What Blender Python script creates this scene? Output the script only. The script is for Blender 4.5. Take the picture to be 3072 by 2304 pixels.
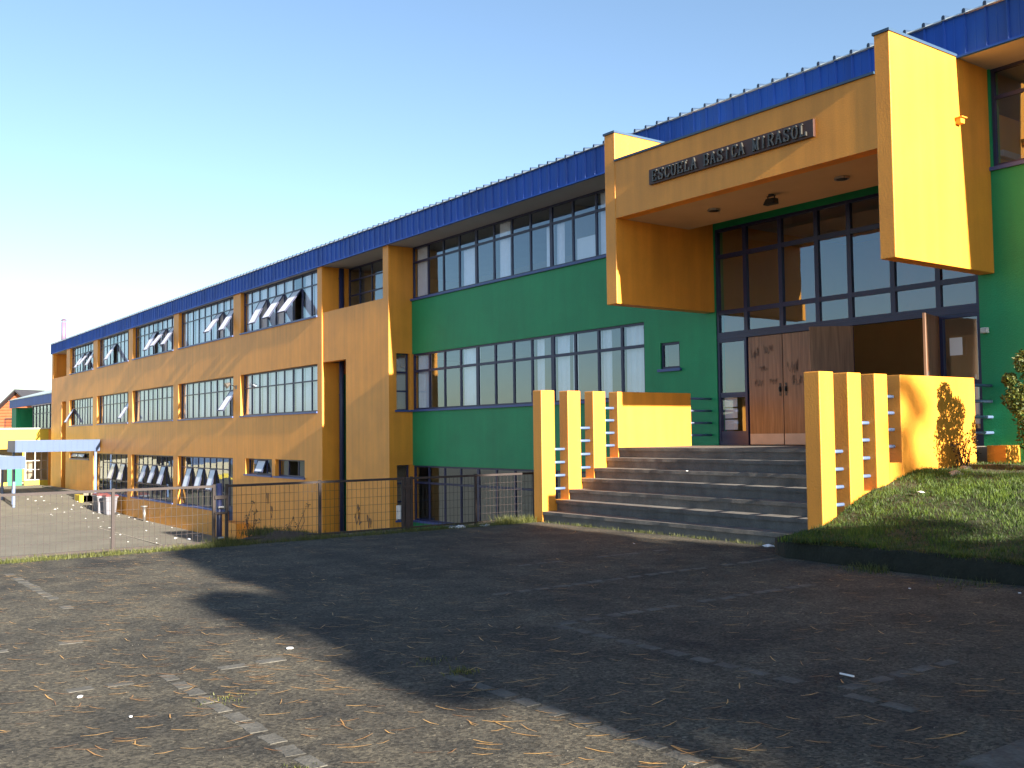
import bpy, bmesh, math, random
import numpy as np
from mathutils import Vector, Matrix, noise as mnoise

S = bpy.context.scene
for o_ in list(bpy.data.objects):
    bpy.data.objects.remove(o_)
random.seed(7)
RNG = np.random.default_rng(11)
COL = S.collection

# ------------------------------------------------------------------ camera
cam_d = bpy.data.cameras.new('camera')
cam = bpy.data.objects.new('camera', cam_d)
COL.objects.link(cam)
R_ = Vector((0.590806579837817, 0.8067261229719846, -0.011855282996684844))
U_ = Vector((0.04727068475081995, -0.01994253226743692, 0.9986830216690132))
F_ = Vector((-0.8054272577852886, 0.5905889077195342, 0.04991667552148961))
cam.matrix_world = Matrix(((R_.x, U_.x, -F_.x, 8.184), (R_.y, U_.y, -F_.y, -14.162),
                           (R_.z, U_.z, -F_.z, 0.2715), (0, 0, 0, 1)))
cam_d.sensor_width = 36.0
cam_d.lens = 36.0 * 2985.145 / 3072.0
cam_d.clip_start = 0.1
cam_d.clip_end = 6000
S.camera = cam

# ------------------------------------------------------------------ light
SUN_DIR = Vector((-1.0, 0.021, -0.33)).normalized()      # the way the light travels
w = bpy.data.worlds.new('World')
S.world = w
w.use_nodes = True
nt = w.node_tree
sky = nt.nodes.new('ShaderNodeTexSky')
sky.sky_type = 'NISHITA'
sky.sun_disc = False
sky.sun_elevation = math.asin(-SUN_DIR.z)
sky.sun_rotation = math.atan2(-SUN_DIR.x, -SUN_DIR.y)
sky.altitude = 100
sky.air_density = 1.0
sky.dust_density = 0.6
sky.ozone_density = 2.0
bg = nt.nodes['Background']
nt.links.new(sky.outputs[0], bg.inputs[0])
bg.inputs[1].default_value = 0.060
sun_d = bpy.data.lights.new('sun', 'SUN')
sun_d.energy = 5.0
sun_d.angle = math.radians(0.53)
sun_d.color = (1.0, 0.90, 0.74)
sun = bpy.data.objects.new('sun', sun_d)
sun.rotation_euler = SUN_DIR.to_track_quat('-Z', 'Y').to_euler()
sun.location = (30, -5, 40)
COL.objects.link(sun)
S.view_settings.view_transform = 'Standard'
S.view_settings.look = 'None'
S.view_settings.exposure = 2.04
S.view_settings.gamma = 1.0
S.view_settings.use_curve_mapping = False
S.render.engine = 'CYCLES'
S.cycles.max_bounces = 8
S.cycles.transparent_max_bounces = 16


# ------------------------------------------------------------------ materials
def mat(name, col, rough=0.6, metal=0.0, var=0.0, vscale=1.5, bump=0.0, bscale=60.0, streak=0.0,
        objrand=0.0, spec=0.5, fine=0.0):
    m = bpy.data.materials.new(name)
    m.use_nodes = True
    t = m.node_tree
    b = t.nodes['Principled BSDF']
    b.inputs['Roughness'].default_value = rough
    b.inputs['Metallic'].default_value = metal
    b.inputs['Specular IOR Level'].default_value = spec
    geo = t.nodes.new('ShaderNodeNewGeometry')
    src = None
    c = t.nodes.new('ShaderNodeRGB')
    c.outputs[0].default_value = (*col, 1)
    src = c.outputs[0]

    def mult(src, fac_out, lo, hi):
        mr = t.nodes.new('ShaderNodeMapRange')
        mr.inputs['From Min'].default_value = 0.25
        mr.inputs['From Max'].default_value = 0.75
        mr.inputs['To Min'].default_value = lo
        mr.inputs['To Max'].default_value = hi
        t.links.new(fac_out, mr.inputs['Value'])
        mx = t.nodes.new('ShaderNodeMix')
        mx.data_type = 'RGBA'
        mx.blend_type = 'MULTIPLY'
        mx.inputs['Factor'].default_value = 1
        t.links.new(src, mx.inputs[6])
        t.links.new(mr.outputs[0], mx.inputs[7])
        return mx.outputs[2]
    if var:
        n = t.nodes.new('ShaderNodeTexNoise')
        n.inputs['Scale'].default_value = vscale
        n.inputs['Detail'].default_value = 5
        n.inputs['Roughness'].default_value = 0.6
        t.links.new(geo.outputs['Position'], n.inputs['Vector'])
        src = mult(src, n.outputs['Fac'], 1 - var, 1 + var)
    if streak:
        mp = t.nodes.new('ShaderNodeMapping')
        mp.inputs['Scale'].default_value = (5.0, 5.0, 0.35)
        t.links.new(geo.outputs['Position'], mp.inputs['Vector'])
        n = t.nodes.new('ShaderNodeTexNoise')
        n.inputs['Scale'].default_value = 1.0
        n.inputs['Detail'].default_value = 4
        t.links.new(mp.outputs[0], n.inputs['Vector'])
        src = mult(src, n.outputs['Fac'], 1 - streak, 1 + streak * 0.6)
    if fine:
        n = t.nodes.new('ShaderNodeTexNoise')
        n.inputs['Scale'].default_value = 45
        n.inputs['Detail'].default_value = 3
        t.links.new(geo.outputs['Position'], n.inputs['Vector'])
        src = mult(src, n.outputs['Fac'], 1 - fine, 1 + fine)
    if objrand:
        oi = t.nodes.new('ShaderNodeObjectInfo')
        mr = t.nodes.new('ShaderNodeMapRange')
        mr.inputs['To Min'].default_value = 1 - objrand
        mr.inputs['To Max'].default_value = 1 + objrand
        t.links.new(oi.outputs['Random'], mr.inputs['Value'])
        mx = t.nodes.new('ShaderNodeMix')
        mx.data_type = 'RGBA'
        mx.blend_type = 'MULTIPLY'
        mx.inputs['Factor'].default_value = 1
        t.links.new(src, mx.inputs[6])
        t.links.new(mr.outputs[0], mx.inputs[7])
        src = mx.outputs[2]
    t.links.new(src, b.inputs['Base Color'])
    if bump:
        n = t.nodes.new('ShaderNodeTexNoise')
        n.inputs['Scale'].default_value = bscale
        n.inputs['Detail'].default_value = 4
        t.links.new(geo.outputs['Position'], n.inputs['Vector'])
        bp = t.nodes.new('ShaderNodeBump')
        bp.inputs['Strength'].default_value = bump
        bp.inputs['Distance'].default_value = 0.02
        t.links.new(n.outputs['Fac'], bp.inputs['Height'])
        t.links.new(bp.outputs[0], b.inputs['Normal'])
    return m


M = {}
M['orange'] = mat('orange_paint', (0.77, 0.30, 0.033), 0.5, var=0.13, vscale=0.8, bump=0.17, bscale=45, streak=0.15, fine=0.05)
M['green'] = mat('green_paint', (0.005, 0.275, 0.100), 0.55, var=0.13, vscale=0.9, bump=0.3, bscale=45, streak=0.08, fine=0.05)
M['yellow'] = mat('yellow_paint', (0.60, 0.42, 0.03), 0.6, var=0.06, bump=0.2)
M['blue'] = mat('blue_sheet_metal', (0.010, 0.076, 0.40), 0.5, var=0.14, vscale=0.7, streak=0.2, spec=0.3, objrand=0.13)
M['lightblue'] = mat('light_blue_sheet', (0.036, 0.072, 0.165), 0.55, var=0.08)
M['bar'] = mat('pale_blue_bar', (0.105, 0.16, 0.30), 0.35, var=0.08)
M['navy'] = mat('navy_frame_paint', (0.018, 0.023, 0.075), 0.42, var=0.15, vscale=6)
M['sill'] = mat('blue_sill_paint', (0.05, 0.09, 0.27), 0.45, var=0.12)
M['soffit'] = mat('soffit_board', (0.40, 0.39, 0.40), 0.75, var=0.07, vscale=1.2)
M['ceiling'] = mat('porch_ceiling', (0.55, 0.40, 0.22), 0.75, var=0.08, vscale=1.6)
M['zinc'] = mat('zinc_roof', (0.50, 0.55, 0.52), 0.4, metal=0.3, var=0.08)
M['rib'] = mat('roof_rib_paint', (0.025, 0.05, 0.10), 0.5)
M['cope'] = mat('coping_metal', (0.035, 0.075, 0.14), 0.45)
M['concrete'] = mat('step_concrete', (0.135, 0.125, 0.115), 0.85, var=0.36, vscale=3.2, bump=0.4, bscale=90, streak=0.18, fine=0.16)
M['kerb'] = mat('mossy_kerb', (0.017, 0.018, 0.011), 0.95, var=0.4, vscale=6, bump=0.8, bscale=30, fine=0.2)
M['interior'] = mat('interior_wall', (0.42, 0.36, 0.26), 0.8, var=0.06)
M['interior_floor'] = mat('interior_floor', (0.34, 0.25, 0.17), 0.6, var=0.1)
M['hall'] = mat('hall_wall', (0.55, 0.28, 0.09), 0.75, var=0.08)
M['white'] = mat('white_paint', (0.75, 0.75, 0.74), 0.6, var=0.05)
M['curtain'] = mat('curtain_cloth', (0.85, 0.84, 0.88), 0.9, var=0.05, vscale=4)
M['signwood'] = mat('sign_board', (0.055, 0.020, 0.014), 0.5, var=0.3, vscale=5)
M['letter'] = mat('sign_letter', (0.06, 0.057, 0.052), 0.35, var=0.2, vscale=8)
M['kick'] = mat('kick_plate', (0.52, 0.40, 0.30), 0.5, var=0.12, vscale=5)
M['metal'] = mat('worn_metal', (0.35, 0.34, 0.33), 0.35, metal=0.8, var=0.1)
M['black'] = mat('black_plastic', (0.012, 0.012, 0.013), 0.4)
M['fence'] = mat('rusty_fence', (0.030, 0.020, 0.020), 0.65, var=0.3, vscale=5)
M['yard'] = mat('yard_concrete', (0.150, 0.138, 0.110), 0.9, var=0.22, vscale=0.7, bump=0.3, bscale=40, fine=0.12)
M['soil'] = mat('bare_soil', (0.085, 0.055, 0.033), 0.95, var=0.35, vscale=3, bump=0.9, bscale=20, fine=0.2)
M['lawn'] = mat('mossy_soil', (0.040, 0.042, 0.018), 0.95, var=0.4, vscale=2.5, bump=0.9, bscale=20, fine=0.2)
M['terrain'] = mat('far_ground', (0.10, 0.10, 0.055), 0.95, var=0.3, vscale=0.05)
M['bin'] = mat('grey_bin', (0.15, 0.15, 0.18), 0.5, var=0.06)
M['lid'] = mat('red_lid', (0.14, 0.035, 0.035), 0.5, var=0.1)
M['litter'] = mat('litter_paper', (0.82, 0.82, 0.84), 0.7, var=0.05)
M['pink'] = mat('pink_wrapper', (0.75, 0.22, 0.25), 0.5)
M['flue'] = mat('flue_metal', (0.24, 0.17, 0.27), 0.4, metal=0.3, var=0.1)
M['stone'] = mat('stone', (0.34, 0.30, 0.24), 0.9, var=0.2, vscale=8, bump=0.5)
M['gritstone'] = mat('grit_stone', (0.17, 0.155, 0.13), 0.9, var=0.3, vscale=20)
M['bark'] = mat('bark', (0.10, 0.07, 0.045), 0.95, var=0.3, vscale=8, bump=0.8)
M['brickorange'] = mat('orange_boarding', (0.50, 0.15, 0.06), 0.8, var=0.12, vscale=2)
M['darkroof'] = mat('dark_roof', (0.045, 0.045, 0.055), 0.7, var=0.2)
M['block'] = mat('paving_block', (0.088, 0.083, 0.073), 0.9, var=0.5, vscale=7, bump=0.4, fine=0.3)
M['bird'] = mat('bird_feathers', (0.45, 0.45, 0.46), 0.8)
M['ink'] = mat('spray_ink', (0.035, 0.04, 0.05), 0.7)
M['faint_ink'] = mat('faint_marker', (0.085, 0.05, 0.035), 0.6)
M['crown_far'] = mat('far_crown', (0.045, 0.065, 0.03), 0.9, var=0.4, vscale=3)


def leafmat(name, c1, c2, trans=0.25):
    m = bpy.data.materials.new(name)
    m.use_nodes = True
    t = m.node_tree
    b = t.nodes['Principled BSDF']
    b.inputs['Roughness'].default_value = 0.55
    at = t.nodes.new('ShaderNodeAttribute')
    at.attribute_name = 'shade'
    mx = t.nodes.new('ShaderNodeMix')
    mx.data_type = 'RGBA'
    mx.inputs[6].default_value = (*c1, 1)
    mx.inputs[7].default_value = (*c2, 1)
    t.links.new(at.outputs['Fac'], mx.inputs['Factor'])
    t.links.new(mx.outputs[2], b.inputs['Base Color'])
    if trans:
        tr = t.nodes.new('ShaderNodeBsdfTranslucent')
        t.links.new(mx.outputs[2], tr.inputs[0])
        ms = t.nodes.new('ShaderNodeMixShader')
        ms.inputs[0].default_value = trans
        out = t.nodes['Material Output']
        t.links.new(b.outputs[0], ms.inputs[1])
        t.links.new(tr.outputs[0], ms.inputs[2])
        t.links.new(ms.outputs[0], out.inputs[0])
    return m


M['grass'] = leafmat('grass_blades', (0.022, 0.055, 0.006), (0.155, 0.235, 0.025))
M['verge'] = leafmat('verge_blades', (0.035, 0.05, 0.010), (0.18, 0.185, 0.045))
M['leaf'] = leafmat('shrub_leaves', (0.035, 0.060, 0.012), (0.17, 0.18, 0.03), 0.3)
M['needle'] = leafmat('pine_needles', (0.02, 0.04, 0.015), (0.06, 0.08, 0.03), 0.1)
M['dryneedle'] = leafmat('dry_needles', (0.20, 0.085, 0.025), (0.62, 0.36, 0.11), 0.0)
M['dry'] = leafmat('dry_leaves', (0.06, 0.05, 0.03), (0.14, 0.10, 0.05), 0.2)


def glass_mat(name, tint, base=0.055, rough=0.0):
    m = bpy.data.materials.new(name)
    m.use_nodes = True
    t = m.node_tree
    t.nodes.remove(t.nodes['Principled BSDF'])
    out = t.nodes['Material Output']
    tr = t.nodes.new('ShaderNodeBsdfTransparent')
    tr.inputs[0].default_value = (*tint, 1)
    gl = t.nodes.new('ShaderNodeBsdfGlossy')
    gl.inputs['Roughness'].default_value = rough
    gl.inputs['Color'].default_value = (0.72, 0.86, 1.0, 1)
    fr = t.nodes.new('ShaderNodeFresnel')
    fr.inputs['IOR'].default_value = 2.4          # two faces of a pane taken together
    geo = t.nodes.new('ShaderNodeNewGeometry')
    n = t.nodes.new('ShaderNodeTexNoise')         # slightly wavy old glass
    n.inputs['Scale'].default_value = 1.6
    t.links.new(geo.outputs['Position'], n.inputs['Vector'])
    bp = t.nodes.new('ShaderNodeBump')
    bp.inputs['Strength'].default_value = 0.05
    bp.inputs['Distance'].default_value = 0.02
    t.links.new(n.outputs['Fac'], bp.inputs['Height'])
    t.links.new(bp.outputs[0], gl.inputs['Normal'])
    ms = t.nodes.new('ShaderNodeMixShader')
    front = t.nodes.new('ShaderNodeMath')         # only the outer face of the thin pane mirrors
    front.operation = 'SUBTRACT'
    front.inputs[0].default_value = 1.0
    t.links.new(geo.outputs['Backfacing'], front.inputs[1])
    mul = t.nodes.new('ShaderNodeMath')
    mul.operation = 'MULTIPLY'
    t.links.new(fr.outputs[0], mul.inputs[0])
    t.links.new(front.outputs[0], mul.inputs[1])
    t.links.new(mul.outputs[0], ms.inputs[0])
    t.links.new(tr.outputs[0], ms.inputs[1])
    t.links.new(gl.outputs[0], ms.inputs[2])
    t.links.new(ms.outputs[0], out.inputs[0])
    return m


def sky_glass_mat():
    m = glass_mat('sky_white_glass', (0.6, 0.62, 0.66))
    t = m.node_tree
    out = t.nodes['Material Output']
    src = out.inputs[0].links[0].from_socket
    d = t.nodes.new('ShaderNodeBsdfDiffuse')
    d.inputs[0].default_value = (0.86, 0.89, 0.97, 1)  # white mixed into the glass for the bright sky the open sashes reflect
    ms = t.nodes.new('ShaderNodeMixShader')
    ms.inputs[0].default_value = 0.72
    t.links.new(src, ms.inputs[1])
    t.links.new(d.outputs[0], ms.inputs[2])
    t.links.new(ms.outputs[0], out.inputs[0])
    return m


M['sky_glass'] = sky_glass_mat()
M['glass'] = glass_mat('window_glass', (0.93, 0.94, 0.96))


def wood_mat():
    m = mat('door_wood', (0.21, 0.085, 0.036), 0.42)
    t = m.node_tree
    b = t.nodes['Principled BSDF']
    geo = t.nodes.new('ShaderNodeNewGeometry')
    mp = t.nodes.new('ShaderNodeMapping')
    mp.inputs['Scale'].default_value = (14, 14, 0.7)
    t.links.new(geo.outputs['Position'], mp.inputs[0])
    n = t.nodes.new('ShaderNodeTexNoise')
    n.inputs['Scale'].default_value = 1.5
    n.inputs['Detail'].default_value = 6
    n.inputs['Distortion'].default_value = 0.6
    t.links.new(mp.outputs[0], n.inputs['Vector'])
    cr = t.nodes.new('ShaderNodeValToRGB')
    cr.color_ramp.elements[0].position = 0.3
    cr.color_ramp.elements[0].color = (0.125, 0.058, 0.030, 1)
    cr.color_ramp.elements[1].position = 0.72
    cr.color_ramp.elements[1].color = (0.27, 0.145, 0.080, 1)
    t.links.new(n.outputs['Fac'], cr.inputs[0])
    t.links.new(cr.outputs[0], b.inputs['Base Color'])
    return m


M['wood'] = wood_mat()


def asphalt_mat():
    m = mat('asphalt', (0.05, 0.05, 0.05), 0.92)
    t = m.node_tree
    b = t.nodes['Principled BSDF']
    b.inputs['Specular IOR Level'].default_value = 0.25
    geo = t.nodes.new('ShaderNodeNewGeometry')

    def noise(sc, det=5, rough=0.6):
        n = t.nodes.new('ShaderNodeTexNoise')
        n.inputs['Scale'].default_value = sc
        n.inputs['Detail'].default_value = det
        n.inputs['Roughness'].default_value = rough
        t.links.new(geo.outputs['Position'], n.inputs['Vector'])
        return n.outputs['Fac']

    def ramp(src, els):
        r = t.nodes.new('ShaderNodeValToRGB')
        while len(r.color_ramp.elements) < len(els):
            r.color_ramp.elements.new(0.5)
        for e, (p, c) in zip(r.color_ramp.elements, els):
            e.position = p
            e.color = (*c, 1)
        t.links.new(src, r.inputs[0])
        return r.outputs[0]

    def mix(a, b_, f, mode='MIX'):
        x = t.nodes.new('ShaderNodeMix')
        x.data_type = 'RGBA'
        x.blend_type = mode
        if isinstance(f, float):
            x.inputs['Factor'].default_value = f
        else:
            t.links.new(f, x.inputs['Factor'])
        t.links.new(a, x.inputs[6])
        t.links.new(b_, x.inputs[7])
        return x.outputs[2]
    base = ramp(noise(0.55, 6), [(0.3, (0.031, 0.030, 0.029)), (0.55, (0.056, 0.052, 0.044)), (0.75, (0.094, 0.084, 0.066))])
    dust = ramp(noise(1.7, 7, 0.7), [(0.42, (0, 0, 0)), (0.72, (1, 1, 1))])
    dustc = t.nodes.new('ShaderNodeRGB')
    dustc.outputs[0].default_value = (0.118, 0.104, 0.079, 1)
    c = mix(base, dustc.outputs[0], dust)
    v = t.nodes.new('ShaderNodeTexVoronoi')
    v.inputs['Scale'].default_value = 62
    t.links.new(geo.outputs['Position'], v.inputs['Vector'])
    agg = ramp(v.outputs['Color'], [(0.2, (0.4, 0.4, 0.4)), (0.55, (1.0, 1.0, 1.0)), (0.9, (1.7, 1.66, 1.55)), (0.97, (3.2, 3.1, 2.8))])
    c = mix(c, agg, 0.85, 'MULTIPLY')
    fine = ramp(noise(140, 3), [(0.3, (0.6, 0.6, 0.6)), (0.7, (1.35, 1.35, 1.35))])
    c = mix(c, fine, 0.8, 'MULTIPLY')
    t.links.new(c, b.inputs['Base Color'])
    bp = t.nodes.new('ShaderNodeBump')
    bp.inputs['Strength'].default_value = 0.55
    bp.inputs['Distance'].default_value = 0.012
    n2 = noise(70, 4)
    t.links.new(n2, bp.inputs['Height'])
    t.links.new(bp.outputs[0], b.inputs['Normal'])
    return m


M['asphalt'] = asphalt_mat()


# ------------------------------------------------------------------ helpers
def bb(bm, x0, x1, y0, y1, z0, z1):
    vs = [bm.verts.new(p) for p in ((x0, y0, z0), (x1, y0, z0), (x1, y1, z0), (x0, y1, z0),
                                    (x0, y0, z1), (x1, y0, z1), (x1, y1, z1), (x0, y1, z1))]
    for f in ((0, 3, 2, 1), (4, 5, 6, 7), (0, 1, 5, 4), (1, 2, 6, 5), (2, 3, 7, 6), (3, 0, 4, 7)):
        bm.faces.new([vs[i] for i in f])
    return vs


def cyl(bm, p0, p1, r0, r1=None, n=10, caps=True):
    p0, p1 = Vector(p0), Vector(p1)
    r1 = r0 if r1 is None else r1
    d = (p1 - p0).normalized()
    a = d.orthogonal().normalized()
    b = d.cross(a)
    r = []
    for p, q in ((p0, r0), (p1, r1)):
        r.append([bm.verts.new(p + (a * math.cos(2 * math.pi * i / n) + b * math.sin(2 * math.pi * i / n)) * q) for i in range(n)])
    for i in range(n):
        bm.faces.new((r[0][i], r[0][(i + 1) % n], r[1][(i + 1) % n], r[1][i]))
    if caps:
        bm.faces.new(r[0][::-1])
        bm.faces.new(r[1])


def mesh_from(bm, name, m, smooth=False):
    me = bpy.data.meshes.new(name)
    bmesh.ops.recalc_face_normals(bm, faces=bm.faces)
    bm.to_mesh(me)
    bm.free()
    for k in (m if isinstance(m, (list, tuple)) else [m]):
        me.materials.append(k)
    if smooth:
        me.polygons.foreach_set('use_smooth', [True] * len(me.polygons))
    return me


WLOC = {}


def link(name, me, parent=None, loc=None):
    """link a mesh object; loc is a world position (meshes in world coordinates have none)"""
    o = bpy.data.objects.new(name, me)
    COL.objects.link(o)
    base = Vector(loc) if loc is not None else Vector((0, 0, 0))
    WLOC[o] = base
    if parent is not None:
        o.parent = parent
        o.location = base - WLOC[parent]
    else:
        o.location = base
    return o


def obj(name, bm, m, parent=None, loc=None, smooth=False):
    return link(name, mesh_from(bm, name, m, smooth), parent, loc)


def thing(name, label, cat, loc=(0, 0, 0), group=None):
    o = link(name, None, None, loc)
    tag(o, label, cat, group)
    return o


def tag(o, label, cat, group=None):
    o['label'] = label
    o['category'] = cat
    if group:
        o['group'] = group
    return o


def struct(o):
    o['kind'] = 'structure'
    return o


def stuff(o):
    o['kind'] = 'stuff'
    return o


def box(name, b, m, parent=None, bevel=0.0):
    bm = bmesh.new()
    bb(bm, *b)
    if bevel:
        bmesh.ops.bevel(bm, geom=list(bm.edges), offset=bevel, segments=2, profile=0.6, affect='EDGES')
    return obj(name, bm, m, parent)


def boxes(name, bs, m, parent=None):
    bm = bmesh.new()
    for b in bs:
        bb(bm, *b)
    return obj(name, bm, m, parent)


_unit = {}


def unit(m):
    if m not in _unit:
        bm = bmesh.new()
        bb(bm, -.5, .5, -.5, .5, -.5, .5)
        _unit[m] = mesh_from(bm, 'unit_' + m.name, m)
    return _unit[m]


def ubox(name, b, m, parent, rot=None):
    """a box that shares the unit-cube mesh of its material"""
    x0, x1, y0, y1, z0, z1 = b
    o = link(name, unit(m), parent, ((x0 + x1) / 2, (y0 + y1) / 2, (z0 + z1) / 2))
    o.scale = (x1 - x0, y1 - y0, z1 - z0)
    if rot:
        o.rotation_euler = rot
    return o


def soup(name, V, F, m, shade=None, parent=None):
    me = bpy.data.meshes.new(name)
    V = np.asarray(V, np.float32)
    F = np.asarray(F, np.int32)
    k = F.shape[1]
    me.vertices.add(len(V))
    me.vertices.foreach_set('co', V.ravel())
    me.loops.add(F.size)
    me.loops.foreach_set('vertex_index', F.ravel())
    me.polygons.add(len(F))
    me.polygons.foreach_set('loop_start', np.arange(len(F), dtype=np.int32) * k)
    me.polygons.foreach_set('loop_total', np.full(len(F), k, np.int32))
    me.update(calc_edges=True)
    if shade is not None:
        a = me.attributes.new('shade', 'FLOAT', 'POINT')
        a.data.foreach_set('value', np.asarray(shade, np.float32))
    me.materials.append(m)
    return me


def blades(n, xy_fn, z_fn, h0, h1, wd=0.006, lean=0.5):
    """grass blades: one quad-ish triangle pair each"""
    xy = xy_fn(n)
    n = len(xy)
    z = z_fn(xy)
    h = RNG.uniform(h0, h1, n)
    a = RNG.uniform(0, 2 * np.pi, n)
    dx, dy = np.cos(a), np.sin(a)
    ln = RNG.uniform(0.1, lean, n) * h
    b = RNG.uniform(0, 2 * np.pi, n)
    tip = np.c_[xy[:, 0] + np.cos(b) * ln, xy[:, 1] + np.sin(b) * ln, z + h]
    w_ = wd * RNG.uniform(0.7, 1.4, n)
    p0 = np.c_[xy[:, 0] - dx * w_, xy[:, 1] - dy * w_, z - 0.01]
    p1 = np.c_[xy[:, 0] + dx * w_, xy[:, 1] + dy * w_, z - 0.01]
    V = np.stack([p0, p1, tip], 1).reshape(-1, 3)
    F = np.arange(3 * n).reshape(-1, 3)
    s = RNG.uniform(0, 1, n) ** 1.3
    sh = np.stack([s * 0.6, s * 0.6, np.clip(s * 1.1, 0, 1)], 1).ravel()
    return V, F, sh


# ================================================================== SETTING
ZA = -1.25      # asphalt level
ZY = -3.72      # lower yard level

# far ground
bm = bmesh.new()
bmesh.ops.create_circle(bm, cap_ends=True, radius=3000, segments=96)
for v in bm.verts:
    v.co.z = -4.1
struct(obj('terrain', bm, M['terrain']))

# yard (lower court), rising as a ramp at its far end
bm = bmesh.new()
xs = [-100, -74, -61, -58, -55, -51, -47, -45, -40, -30, -8.6]
zs = [-2.9, -2.82, -2.82, -2.86, -3.0, -3.25, -3.52, -3.6, -3.68, -3.72, -3.74]
ys = [-60, -30, -14, -7, -4, -2, 0.0]
g = [[bm.verts.new((x, y, z if y > -8 else z - 0.15)) for y in ys] for x, z in zip(xs, zs)]
for i in range(len(xs) - 1):
    for j in range(len(ys) - 1):
        bm.faces.new((g[i][j], g[i + 1][j], g[i + 1][j + 1], g[i][j + 1]))
yard = struct(obj('yard', bm, M['yard']))
box('drain_joint', (-46.5, -27, -2.75, -2.70, -3.70, -3.685), M['stone'], yard)

# bank between the asphalt and the yard
bm = bmesh.new()
ys = np.linspace(-60, 0.6, 120)
prof = [(-5.47, -1.30), (-5.75, -1.285), (-6.1, -1.30), (-6.6, -1.33), (-7.3, -1.9), (-8.9, -3.9)]
rows = []
for y in ys:
    nn = mnoise.noise(Vector((y * 0.9, 3.1, 0)))
    hump = 0.16 * math.exp(-((y + 8.0) / 0.55) ** 2)
    rows.append([bm.verts.new((x + 0.08 * mnoise.noise(Vector((y * 1.3, x, 1))),
                               y, z + (0.03 * nn if k < 3 else 0.08 * nn) + (hump if 2 <= k <= 3 else 0)))
                 for k, (x, z) in enumerate(prof)])
for a_, b_ in zip(rows[:-1], rows[1:]):
    for k in range(len(prof) - 1):
        bm.faces.new((a_[k], a_[k + 1], b_[k + 1], b_[k]))
struct(obj('earth_bank', bm, M['soil'], smooth=True))

# asphalt forecourt with a ragged left edge
bm = bmesh.new()
top, bot = [], []
pts = []
for y in np.linspace(-70, -3.55, 260):
    pts.append((-5.45 + 0.07 * mnoise.noise(Vector((y * 1.7, 0, 0))) + 0.03 * mnoise.noise(Vector((y * 7, 2, 0))), y))
pts += [(-5.40, -3.4), (90, -3.4), (90, -70)]
top = [bm.verts.new((x, y, ZA)) for x, y in pts]
bot = [bm.verts.new((x, y, ZA - 0.25)) for x, y in pts]
bm.faces.new(top)
for i in range(len(pts)):
    j = (i + 1) % len(pts)
    bm.faces.new((top[i], bot[i], bot[j], top[j]))
asphalt = struct(obj('asphalt', bm, M['asphalt']))

# concrete pavement at the right edge of the picture
pv = struct(box('pavement', (5.67, 40, -9.85, -9.0, ZA - 0.1, ZA + 0.012), M['block'], None, 0.006))

# rows of flush paving blocks in the asphalt
_blk = []
for k in range(5):
    bm = bmesh.new()
    r = random.Random(k)
    top = []
    per = [(-.5, -.5), (-.18, -.5), (.2, -.5), (.5, -.5), (.5, 0), (.5, .5), (.15, .5), (-.2, .5), (-.5, .5), (-.5, 0)]
    for x_, y_ in per:
        top.append((x_ * r.uniform(.92, 1.03), y_ * r.uniform(.84, 1.05)))
    tv = [bm.verts.new((x, y, 0.0)) for x, y in top]
    tb = [bm.verts.new((x * 1.03, y * 1.05, -0.008)) for x, y in top]
    n = len(per)
    bm.faces.new(tv)
    for i in range(n):
        bm.faces.new((tv[i], tb[i], tb[(i + 1) % n], tv[(i + 1) % n]))
    _blk.append(mesh_from(bm, 'paving_block', M['block']))


def block(x, y, lx, ly):
    o = link('paving_block', random.choice(_blk), asphalt, (x, y, ZA + random.uniform(0.0022, 0.0045)))
    o.scale = (lx, ly, 1)
    o.rotation_euler = (0, 0, random.uniform(-.06, .06))


def blockrow(x0, x1, y, keep=1.0, fixx=False):
    p = x0
    while p < x1:
        l = random.uniform(0.15, 0.2)
        if random.random() < keep:
            if fixx:
                block(y + random.uniform(-.01, .01), p, random.uniform(.085, .115), l)
            else:
                block(p, y + random.uniform(-.01, .01), l, random.uniform(.085, .115))
        p += l + random.uniform(0.045, 0.08)


blockrow(1.72, 4.0, -12.15, 0.92)
blockrow(-4.3, -1.2, -12.05, 0.7)
blockrow(2.9, 5.6, -10.73, 0.95)
blockrow(2.05, 4.35, -9.18, 0.97)
blockrow(4.5, 5.2, -9.2, 0.3)
blockrow(-9.05, -6.0, 1.92, 0.9, True)
blockrow(-8.6, -4.5, 0.40, 0.85, True)
blockrow(-13.4, -11.1, 1.68, 0.45, True)
blockrow(-12.9, -10.9, 0.15, 0.6, True)
blockrow(-9.0, -7.9, 4.55, 0.7, True)
blockrow(-7.2, -4.6, -1.1, 0.5, True)


# ------------------------------------------------------------------ lawn on the right
def lawn_z(y):
    return np.interp(y, [-4.55, -4.3, -3.55, -3.0, -2.55, -2.0, -1.3, -0.6, 0.9],
                     [-1.05, -1.02, -0.90, -0.72, -0.55, -0.42, -0.32, -0.28, -0.26])


def lawn_zz(xy):
    x, y = xy[:, 0], xy[:, 1]
    z = lawn_z(y)
    return z + 0.035 * np.sin(x * 2.3 + y * 1.7) * np.sin(x * 1.1 - y * 2.9) + np.where(y < -3.6, 0.0, 0.0)


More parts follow.
